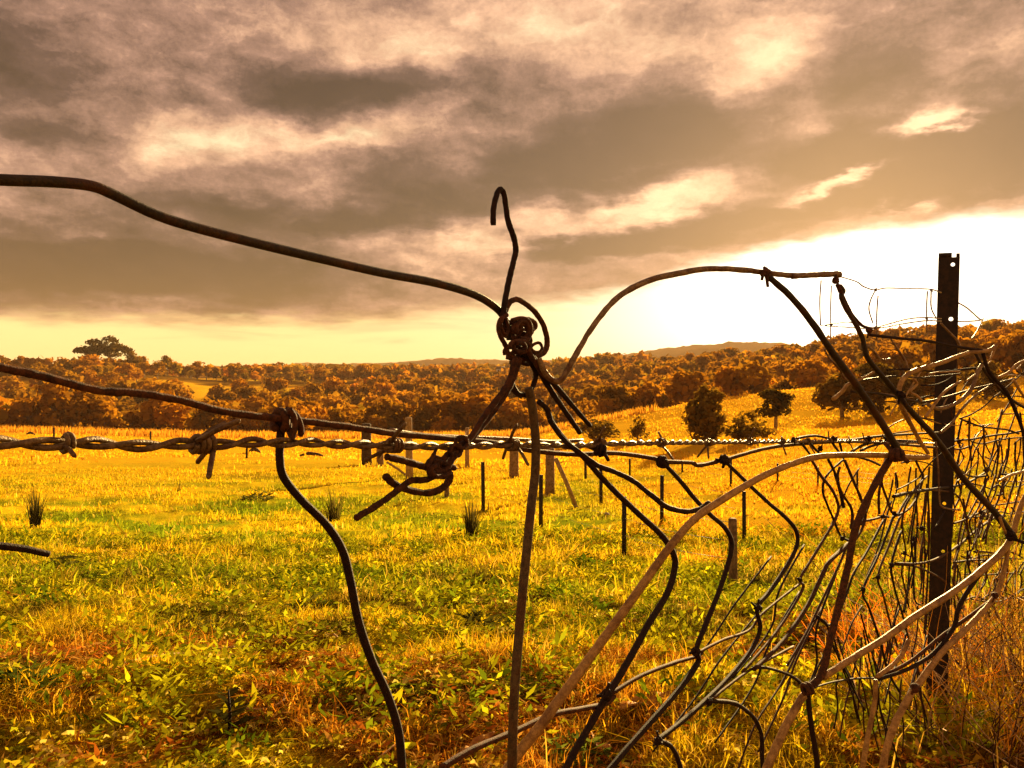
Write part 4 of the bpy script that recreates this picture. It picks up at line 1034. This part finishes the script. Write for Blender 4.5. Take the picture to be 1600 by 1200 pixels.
rq = random.Random(77)
for q in range(46):
    x0 = rq.uniform(1486, 1606); y0 = rq.choice((690, 742, 800, 872, 880)) + rq.uniform(-12, 12); l = rq.uniform(35, 85); sl = rq.uniform(-.5, .12)
    pts = [(x0 + sl * l * t + rq.gauss(0, 2.2), y0 + l * t) for t in (0, .3, .6, 1)]
    n2('stay_wire', pts, 2.6, 2.4, rq.choice((M_DEEP, M_RUST, M_BROWN)), rq.uniform(.98, 1.05))
for q in range(9):
    x0 = rq.uniform(1484, 1540); y0 = rq.uniform(690, 960)
    pts = [(x0 + t * 22 + rq.gauss(0, 2), y0 - t * 2.5 + rq.gauss(0, 4)) for t in range(5)]
    n2('line_wire', pts, 2.4, 2.2, rq.choice((M_DEEP, M_RUST, M_BROWN)), rq.uniform(.98, 1.05))
for q in range(22):
    x0 = rq.uniform(1330, 1452); y0 = rq.uniform(730, 960); l = rq.uniform(50, 120); sl = -.9 + (x0 - 1330) / 122 * .85
    pts = [(x0 + sl * l * t * .6 + rq.gauss(0, 1.5), y0 + l * t) for t in (0, .3, .6, 1)]
    nw('stay_wire', pts, 2.8, 2.4, rq.choice((M_DEEP, M_BROWN)), F_, rq.uniform(1.0, 1.06))
for q in range(26):
    x0 = rq.uniform(1290, 1450); y0 = rq.uniform(980, 1090); l = rq.uniform(60, 150); sl = rq.uniform(-.35, .35)
    pts = [(x0 + sl * l * t + rq.gauss(0, 2), y0 + l * t) for t in (0, .3, .6, 1)]
    nw('stay_wire', pts, 2.8, 2.6, rq.choice((M_DEEP, M_BROWN, M_RUST)), F_, rq.uniform(1.0, 1.06))
for q in range(7):
    x0 = rq.uniform(1190, 1330); y0 = rq.uniform(850, 960); l = rq.uniform(190, 330)
    sl = -.80 + (x0 - 1190) / 140 * .50
    pts = [(x0, y0), (x0 + sl * l * .35 + rq.gauss(0, 2), y0 + l * .35), (x0 + sl * l * .55 + rq.gauss(0, 14), y0 + l * .62), (x0 + sl * l * .95, y0 + l)]
    nw('stay_wire', pts, 3.6, 3.2, rq.choice((M_DEEP, M_BROWN)), F_, rq.uniform(1.0, 1.08))
for q in range(40):
    x0 = rq.uniform(1375, 1590); y0 = rq.uniform(560, 760); a = rq.uniform(-.9, .9) if rq.random() < .6 else rq.uniform(-2.2, -.9); l = rq.uniform(30, 80); cv = rq.gauss(0, .35)
    pts = [(x0 + l * t * math.cos(a + cv * t), y0 + l * t * math.sin(a + cv * t)) for t in (0, .25, .5, .75, 1)]
    if max(p[0] for p in pts) < 1640: nw('tie_wire', pts, 2.6, 1.8, rq.choice((M_GALV, M_PALE, M_DEEP, M_BROWN)), F2_ if x0 > 1500 else N_, rq.uniform(1.0, 1.3))
# dead brush caught in the netting at the right edge
def brush(label, px, py, depth, wpx, hpx, n, mats, seed, lean=0.0):
    g = at_depth(px, depth); r = random.Random(seed); W_ = wpx * depth / FPX; H = hpx * depth / FPX
    t = empty('dead_brush', g); tag(t, label, 'dead brush')
    groups = {m.name: (m, []) for m in mats}
    for q in range(n):
        m = r.choice(mats); b = Vector((r.gauss(0, .22) * W_, r.gauss(0, .22) * W_, -.02)); d = Vector((r.gauss(lean, .55), r.gauss(0, .5), r.uniform(.35, 1.0))).normalized(); l = H * r.uniform(.4, 1.15)
        p = [b]
        for k in range(5):
            d = (d + Vector((r.gauss(0, .22), r.gauss(0, .22), r.gauss(-.03, .16)))).normalized(); p.append(p[-1] + d * l / 5)
        rad = r.uniform(.0010, .0024)
        groups[m.name][1].append(tube_np(p, [rad * (1 - .13 * k) for k in range(6)], 4))
        if r.random() < .6:
            d2 = (d + Vector((r.gauss(0, .8), r.gauss(0, .8), r.gauss(0, .5)))).normalized(); groups[m.name][1].append(tube_np([p[3], p[3] + d2 * l * .15, p[3] + d2 * l * .28 + Vector((0, 0, .01))], [rad * .6, rad * .5, rad * .3], 4))
    for m, ps in groups.values():
        if ps:
            V, Q, T = join(ps); o = obj('stems', mesh_np('stems', V, [Q, T], [m]), t); o['kind'] = 'stuff'
brush('reddish brown dead brush tangled in the netting at the right edge', 1592, 1010, 2.6, 190, 290, 130, (M_RUST, M_BROWN, M_TWIG, M_TWIG), 5, -.2)
brush('straw coloured dry stalks standing round the foot of the steel post', 1425, 1090, 2.75, 230, 190, 130, (M_STRAW, M_TWIG, M_STRAW), 6)
brush('tall pale dry stalks at the bottom right corner of the field', 1560, 1170, 2.15, 240, 330, 110, (M_STRAW, M_TWIG, M_RUST), 8)

brush('tall golden dry stalks rising through the netting beyond the steel post', 1560, 1000, 3.1, 280, 340, 130, (M_STRAW, M_TWIG, M_RUST), 9)

# ------------------------------------------------------------------ steel post
def steel_post():
    D = 2.48
    base_ = at_depth(1463, D); topv = P(1483, 402, D)
    t = empty('steel_post', base_)
    tag(t, 'dark steel star post with a notched top and punched holes, leaning left at its foot', 'post')
    H = (topv - base_).length
    ax = (topv - base_).normalized(); yaw = -math.atan2(base_.x, base_.y)
    xa = (Vector((math.cos(yaw), math.sin(yaw), 0)) - ax * ax.dot(Vector((math.cos(yaw), math.sin(yaw), 0)))).normalized()
    t.rotation_euler = Matrix((xa, ax.cross(xa), ax)).transposed().to_euler()
    W2, TH = .0285, .004
    # front plate drawn as a grid with round holes (real openings)
    holes = [(.0105, H - .022, .0058), (.0095, H - .187, .0062)] + [(.006, H - .60 - .145 * q, .005) for q in range(4)]
    xs0, xs1 = -W2, W2
    V, Q, T = [], [], []
    def vert(x, z): V.append((x, 0.0, z)); return len(V) - 1
    zc = H
    lower = -.25
    for hx, hz, hr in holes:
        a = .02
        z1, z0 = hz + a, hz - a
        # solid strip above
        q = [vert(xs0, z1), vert(xs1, z1), vert(xs1, zc), vert(xs0, zc)]; Q.append(q)
        if True:
            n = 16; ring = [vert(hx + hr * math.cos(2 * math.pi * k / n), hz + hr * math.sin(2 * math.pi * k / n)) for k in range(n)]
            b = []
            for k in range(n):
                ang_ = 2 * math.pi * k / n; cx, sx = math.cos(ang_), math.sin(ang_)
                m = max(abs(cx), abs(sx)); ux, uz = cx / m, sx / m
                xx = hx + (ux * (xs1 - hx) if ux > 0 else ux * (hx - xs0)); b.append(vert(xx, hz + uz * a))
            for k in range(n): Q.append([ring[k], b[k], b[(k + 1) % n], ring[(k + 1) % n]])
        zc = z0
    q = [vert(xs0, lower), vert(xs1, lower), vert(xs1, zc), vert(xs0, zc)]; Q.append(q)
    V = np.array(V); Q = np.array(Q)
    # cut the notch: drop the strip right of the notch at the very top
    n0 = len(V)
    Vb = V + np.array((0, TH, 0)); Qb = Q[:, ::-1] + n0
    # edges
    sideV, sideQ, _ = join([box(-W2 - .0004, -W2 + .0016, -.0008, TH + .0008, lower, H + .0002), box(W2 - .0016, W2 + .0004, -.0008, TH + .0008, lower, H + .0002)])
    VV = np.vstack([V, Vb, sideV]); QQ = np.vstack([Q, Qb, sideQ + 2 * n0])
    obj('front_flange', mesh_np('front_flange', VV, [QQ], [M_POST]), t)
    v, q, _ = box(-.006, -.0015, TH + .0005, TH + .034, lower, H - .004); obj('rear_web', mesh_np('rear_web', v, [q], [M_POST]), t)
    # horn of the notch on top
    v, q, _ = join([box(-W2, W2 * .26, 0, TH, H + .0004, H + .014), box(W2 * .66, W2, 0, TH, H + .0004, H + .011)])
    obj('notched_top', mesh_np('notched_top', v, [q], [M_POST]), t)
    return t
steel_post()

# ------------------------------------------------------------------ far fences
def post_np(x, y, h, w, round_=True, seed=0, lean=0.0):
    g = float(tz(np.array([x]), np.array([y]))[0]); rr = random.Random(seed)
    if round_:
        n = 8; pts = [(x + lean * s * h, y, g - .3 + s * (h + .3)) for s in (0, .35, .7, .985, 1)]
        return tube_np(pts, [w * .55, w * .5, w * .48, w * .47, w * .36], n)
    # star picket: three thin flanges
    parts = []
    for a in (0, 2.1, 4.2):
        a += .4; c, s = math.cos(a) * w * .62, math.sin(a) * w * .62; ox, oy = -math.sin(a) * w * .12, math.cos(a) * w * .12
        V = np.array([(x - ox, y - oy, g - .2), (x + c - ox, y + s - oy, g - .2), (x + c + ox, y + s + oy, g - .2), (x + ox, y + oy, g - .2)])
        V = np.vstack([V, V + np.array((lean * h, 0, h + .2))])
        parts.append((V, np.array([(3, 2, 1, 0), (4, 5, 6, 7), (0, 1, 5, 4), (1, 2, 6, 5), (2, 3, 7, 6), (3, 0, 4, 7)]), np.zeros((0, 3), int)))
    return join(parts)
def far_fence(label, posts, wires=3, group='paddock fences down the field', extend=None):
    """posts: (px, top, bottom, width px, kind)"""
    t = empty('paddock_fence'); tag(t, label, 'fence', group)
    feet = []
    for q, (px, top, bot, wpx, kind) in enumerate(posts):
        g = hit(px, bot); h = (bot - top) * g.y / FPX; w = wpx * g.y / FPX
        V, Q, T = post_np(g.x, g.y, h, w, kind != 'p', q, rw.uniform(-.02, .02))
        fs = [Q, T] if len(T) else [Q]
        o = obj('steel_picket' if kind == 'p' else 'wooden_post', mesh_np('post', V, fs, [{'p': M_IRON, 'w': M_WOOD, 'l': M_WOODP, 'd': M_WOODD}[kind]]), t)
        feet.append((Vector((g.x, g.y, g.z)), h))
    for k in range(wires):
        f = .93 - k * .28
        for (a, ha), (b, hb) in zip(feet, feet[1:]):
            p = [a.lerp(b, s) + Vector((0, 0, (ha * (1 - s) + hb * s) * f - .04 * math.sin(math.pi * s))) for s in (0, .25, .5, .75, 1)]
            V, Q, T = tube_np(p, [.0022] * 5, 4); obj('strand', mesh_np('strand', V, [Q, T], [M_FARW]), t)
    return t
far_fence('line of thin dark pickets from beside the grass tussock to the round wooden post', [(755, 722, 797, 5.0, 'p'), (845, 742, 825, 5.5, 'p'), (975, 776, 872, 6.0, 'p'), (1146, 810, 912, 14, 'w')])
far_fence('second picket line running down right behind the bent stays', [(915, 716, 748, 3.5, 'p'), (939, 734, 788, 4.5, 'p'), (1034, 743, 816, 5.0, 'p'), (1163, 768, 850, 5.0, 'p')])
far_fence('farther picket line across the golden field on the right', [(984, 717, 744, 2.6, 'p'), (1066, 722, 738, 2.4, 'p'), (1142, 717, 759, 3.2, 'p'), (1215, 724, 752, 2.6, 'p'), (1278, 730, 760, 2.6, 'p'), (1340, 736, 762, 2.6, 'p'), (1400, 738, 766, 2.6, 'p')])
far_fence('distant sparse pickets along the far edge of the left field', [(84, 668, 685, 2.6, 'p'), (235, 674, 688, 2.6, 'p'), (385, 694, 716, 3.0, 'p')], 2)
st = far_fence('old timber strainer posts with slanting struts behind the hanging tangle', [(573, 662, 726, 17, 'd'), (594, 694, 728, 12, 'w'), (640, 652, 748, 12, 'l'), (698, 735, 776, 8, 'w'), (730, 668, 730, 7, 'l'), (803, 690, 746, 15, 'w'), (859, 700, 772, 15, 'w')], 2)
for (x0, y0, x1, y1, w) in ((604, 722, 640, 744, 4), (868, 716, 902, 792, 7)):
    g = hit(x1, y1); g0 = hit((x0 + x1) / 2, max(y0 + 40, 748)); a = P(x0, y0, g.y * 1.0); wd = w * g.y / FPX
    V, Q, T = tube_np([a, a.lerp(g, .5), g - Vector((0, 0, .1))], [wd * .5] * 3, 6); obj('strut', mesh_np('strut', V, [Q, T], [M_WOODP]), st)

# small things lying and standing in the field
def stump(label, px, py, w, h):
    g = hit(px, py); s = w * g.y / FPX; hh = h * g.y / FPX; parts = []
    rr = random.Random(int(px))
    pts = [(g.x - s * .5, g.y, g.z + hh * .3), (g.x - s * .15, g.y + .1, g.z + hh * .8), (g.x + s * .2, g.y, g.z + hh * .6), (g.x + s * .5, g.y, g.z + hh * .15)]
    V, Q, T = tube_np(pts, [hh * .2, hh * .42, hh * .36, hh * .12], 7)
    o = obj('fallen_log', mesh_np('fallen_log', V, [Q, T], [M_WOODD], smooth=True)); tag(o, label, 'log', 'old logs in the field'); return o
stump('dark log lying in the golden grass beside the far left pickets', 398, 708, 18, 8)
stump('short dark log at the field edge on the far left', 48, 680, 14, 5)
stump('grey fallen branch in the grass left of the timber strainer posts', 488, 714, 40, 7)

# ------------------------------------------------------------------ rushes, weeds, twigs, bark
def tuft(name, label, cat, px, py, hpx, wpx, n, c, group=None, lean=.25):
    g = hit(px, py); H = hpx * g.y / FPX; W_ = wpx * g.y / FPX
    r = np.random.default_rng(int(px * 7 + py))
    a = r.uniform(0, 6.28, n); q = r.uniform(0, 1, n) ** .8 * W_ * .24
    x, y = np.cos(a) * q, np.sin(a) * q
    h = H * (.25 + .85 * r.uniform(0, 1, n) ** 1.6); ln = lean * r.uniform(.1, 1, n)
    w = H * .012 * r.uniform(.6, 1.5, n)
    b = np.stack([x, y, np.full(n, -.03)], 1)
    ou = np.stack([np.cos(a), np.sin(a), 0 * a], 1); sd_ = np.stack([-np.sin(a), np.cos(a), 0 * a], 1) * w[:, None]
    mid = b + ou * (h * ln * .3)[:, None] + np.array((0, 0, 1)) * (h * .55)[:, None]
    tip = b + ou * (h * ln)[:, None] + np.array((0, 0, 1)) * h[:, None]
    V = np.stack([b - sd_, b + sd_, mid + sd_ * .8, mid - sd_ * .8, tip], 1).reshape(-1, 3); k = np.arange(n)[:, None] * 5
    C = np.repeat(np.array(c) * r.uniform(.5, 1.5, n)[:, None], 5, 0)
    o = obj(name, mesh_np(name, V, [k + np.array([0, 1, 2, 3]), k + np.array([3, 2, 4])], [M_GRASS], C), None, g)
    tag(o, label, cat, group); return o
GR = 'dark rush tussocks in the field'
CR = (.060, .050, .014)
tuft('rush_tussock', 'dark spiky rush tussock near the left edge, standing alone', 'tussock', 56, 824, 68, 34, 150, CR, GR, .42)
tuft('rush_tussock', 'dark rush tussock just left of the straight hanging wire', 'tussock', 736, 842, 66, 44, 170, CR, GR, .5)
tuft('rush_tussock', 'rush tussock right behind the bend of the leftmost stay wire', 'tussock', 522, 815, 55, 44, 150, (.10, .085, .018), GR, .6)
tuft('rush_tussock', 'tiny thin rush tussock between the two left barbs', 'tussock', 279, 768, 22, 14, 40, CR, GR, .3)
def weed(label, px, py, wpx, hpx, c, n=90):
    g = hit(px, py); W_ = wpx * g.y / FPX; H = hpx * g.y / FPX; r = np.random.default_rng(int(px + py))
    a = r.uniform(0, 6.28, n); q = np.sqrt(r.uniform(0, 1, n)) * W_ * .5; z = r.uniform(.05, 1, n) * H * (1 - (q / (W_ * .55)) ** 2 * .7)
    p = np.stack([np.cos(a) * q, np.sin(a) * q, z], 1); l = W_ * .10 * r.uniform(.6, 1.4, n)
    dr = np.stack([np.cos(a) + r.normal(0, .5, n), np.sin(a) + r.normal(0, .5, n), r.normal(.1, .5, n)], 1) * l[:, None]
    sd_ = np.cross(dr, r.normal(0, 1, (n, 3))); sd_ /= np.linalg.norm(sd_, axis=1)[:, None]; sd_ *= (l * .3)[:, None]
    V = np.stack([p - dr, p + sd_, p + dr, p - sd_], 1).reshape(-1, 3)
    C = np.repeat(np.array(c) * r.uniform(.5, 1.4, n)[:, None], 4, 0)
    o = obj('weed', mesh_np('weed', V, np.arange(n)[:, None] * 4 + np.arange(4), [M_GRASS], C), None, g); tag(o, label, 'weed', 'dark leafy weeds in the grass'); return o
CW = (.055, .055, .012)
weed('dark leafy weed in the grass left of the leftmost stay wire', 300, 992, 80, 30, CW)
weed('dark leafy weed close by the lower curve of the leftmost stay wire', 482, 962, 70, 34, CW)
weed('dark spreading weed just left of the straight hanging wire, low in the grass', 752, 982, 90, 26, CW)
weed('green clumpy weed at the bottom left edge', 28, 1085, 100, 50, (.06, .085, .014), 150)
weed('dark weed under the broken wire end at the left edge', 100, 892, 80, 22, CW)
weed('dark weed patch between the rush tussocks in the mid field', 402, 782, 50, 16, (.08, .08, .016))
weed('dark weed beneath the middle bent stays near the litter patch', 985, 1012, 70, 30, CW)
weed('bright green weed clump at the bottom beside the pale slanting wires', 900, 1190, 110, 40, (.10, .13, .02), 140)
# thistle like stem at the bottom left
t = empty('thistle', hit(358, 1150)); tag(t, 'small dark thistle stem standing in the red litter at bottom left', 'thistle')
sc_ = t.location.y / FPX
V, Q, T = tube_np([(0, 0, -.02), (.002, 0, 35 * sc_), (-.002, 0, 72 * sc_)], [3 * sc_, 2.6 * sc_, 1.2 * sc_], 6); obj('stem', mesh_np('stem', V, [Q, T], [M_DEEP], smooth=True), t)
for q in range(14):
    a = q * 2.4; z = (14 + q * 4.2) * sc_; l = (44 - q * 1.8) * sc_
    V = np.array([(0, 0, z), (math.cos(a) * l * .5 - math.sin(a) * l * .26, math.sin(a) * l * .5 + math.cos(a) * l * .26, z + l * .3), (math.cos(a) * l, math.sin(a) * l, z + l * .35), (math.cos(a) * l * .5 + math.sin(a) * l * .26, math.sin(a) * l * .5 - math.cos(a) * l * .26, z + l * .2)])
    obj('leaf', mesh_np('leaf', V, [np.array([(0, 1, 2, 3)])], [M_GRASS], np.tile((.05, .045, .01), (4, 1))), t)
def twig(label, pts, wpx, mat=M_TWIG, cat='twig', name='twig', up=0.0):
    q = []
    for i, (px, py) in enumerate(pts):
        g = hit(px, py); q.append((g.x, g.y, g.z + wpx * .5 * g.y / FPX + .012 + up, wpx * .5 * g.y / FPX * (1 - .5 * i / len(pts))))
    s = spline(q, 5); V, Q, T = tube_np([p[:3] for p in s], [p[3] for p in s], 6)
    o = obj(name, mesh_np(name, V, [Q, T], [mat], smooth=True)); tag(o, label, cat, 'dry twigs on the ground'); return o
twig('long reddish dry stick lying across the grass at lower left', [(190, 1046), (240, 1033), (300, 1026), (345, 1020), (390, 1016)], 5)
twig('curved pale twig lying beside the thistle stem', [(378, 1112), (400, 1118), (425, 1114), (443, 1102), (445, 1092)], 5)
twig('pale slanting twig in the grass left of the lower stay wire', [(492, 958), (505, 976), (520, 996), (528, 1002)], 4)
twig('short pale dead stalk lying upper left of the dark leafy weed', [(268, 938), (267, 920), (275, 902)], 4)
twig('thin dry stalk lying bottom centre left of the rusty slanting wire', [(590, 1196), (612, 1178), (628, 1164)], 4)
twig('thin straight pale stalk lying between the two lowest dark stays', [(1100, 1128), (1140, 1152), (1175, 1180), (1200, 1205)], 4)
twig('bent pale stalk under the pale wire at bottom right', [(1150, 1115), (1180, 1132), (1196, 1165), (1190, 1200)], 4)
def bark(label, px, py, wpx, hpx, ang_):
    g = hit(px, py); s = g.y / FPX; l, w = hpx * s * .9, wpx * s
    ca, sa = math.cos(ang_), math.sin(ang_); V = []
    for i in range(7):
        for j in range(4):
            u = (i / 6 - .5) * 2 * l; v_ = (j / 3 - .5) * w * (1 - 1.3 * abs(i / 6 - .5) + .25 * math.sin(i * 2.1 + j)); V.append((u * ca - v_ * sa, u * sa + v_ * ca, .03 + .006 * (j % 2) + .012 * math.sin(i * 1.3 + j)))
    F = [(i * 4 + j, i * 4 + j + 1, i * 4 + j + 5, i * 4 + j + 4) for i in range(6) for j in range(3)]
    V = np.array(V); n0 = len(V); V = np.vstack([V, V - np.array((0, 0, .004))]); F = np.array(F); F = np.vstack([F, F[:, ::-1] + n0])
    o = obj('bark_strip', mesh_np('bark_strip', V, [F], [M_BARK], smooth=True), None, g); tag(o, label, 'bark', 'fallen bark strips'); return o
bark('orange bark strip lying at the bottom edge between two dark stays', 935, 1180, 16, 40, 2.0)
bark('broad pale orange bark piece under the crossing stays near the bottom', 1010, 1112, 34, 60, .5)
bark('orange bark strip lying left of the broad bark piece near the bottom', 745, 1182, 14, 46, .9)
def stone(label, px, py, wpx):
    g = hit(px, py); s = wpx * g.y / FPX * .5; r = np.random.default_rng(int(px))
    V, Fq = [], []
    n, m = 8, 5
    for i in range(m + 1):
        for j in range(n):
            th, ph = math.pi * i / m, 2 * math.pi * j / n; q = s * (1 + r.normal(0, .10)); V.append((q * math.sin(th) * math.cos(ph), q * math.sin(th) * math.sin(ph) * .8, q * math.cos(th) * .5 + s * .25))
    for i in range(m):
        for j in range(n): Fq.append((i * n + j, (i + 1) * n + j, (i + 1) * n + (j + 1) % n, i * n + (j + 1) % n))
    o = obj('stone', mesh_np('stone', np.array(V), [np.array(Fq)], [M_STONE], smooth=True), None, g + Vector((0, 0, .01))); tag(o, label, 'stone', 'small pale stones in the grass'); return o
stone('pale stone in the grass just right of the straight hanging wire', 808, 870, 18)
stone('small pale stone between two pickets of the second fence line', 948, 805, 10)
stone('small pale stone below the foot of the tallest dark picket', 978, 888, 8)

# ------------------------------------------------------------------ haze
HZ = 1.2e-4
v, q, _ = box(-6600, 6600, -6600, 6600, float(gz.min()) - 1.5, max(float(gz.max()), 60) + 4)
hz = obj('haze', mesh_np('haze', v, [q], []))
hm, X = newmat('haze'); hz.data.materials.append(hm)
pv = X.new('ShaderNodeVolumePrincipled'); pv.inputs['Color'].default_value = (1.0, .72, .48, 1); pv.inputs['Density'].default_value = HZ; pv.inputs['Anisotropy'].default_value = 0.0
o = X.new('ShaderNodeOutputMaterial'); hm.node_tree.links.new(pv.outputs[0], o.inputs['Volume'])
tag(hz, 'thin warm evening haze lying over the whole valley', 'haze', kind='stuff')
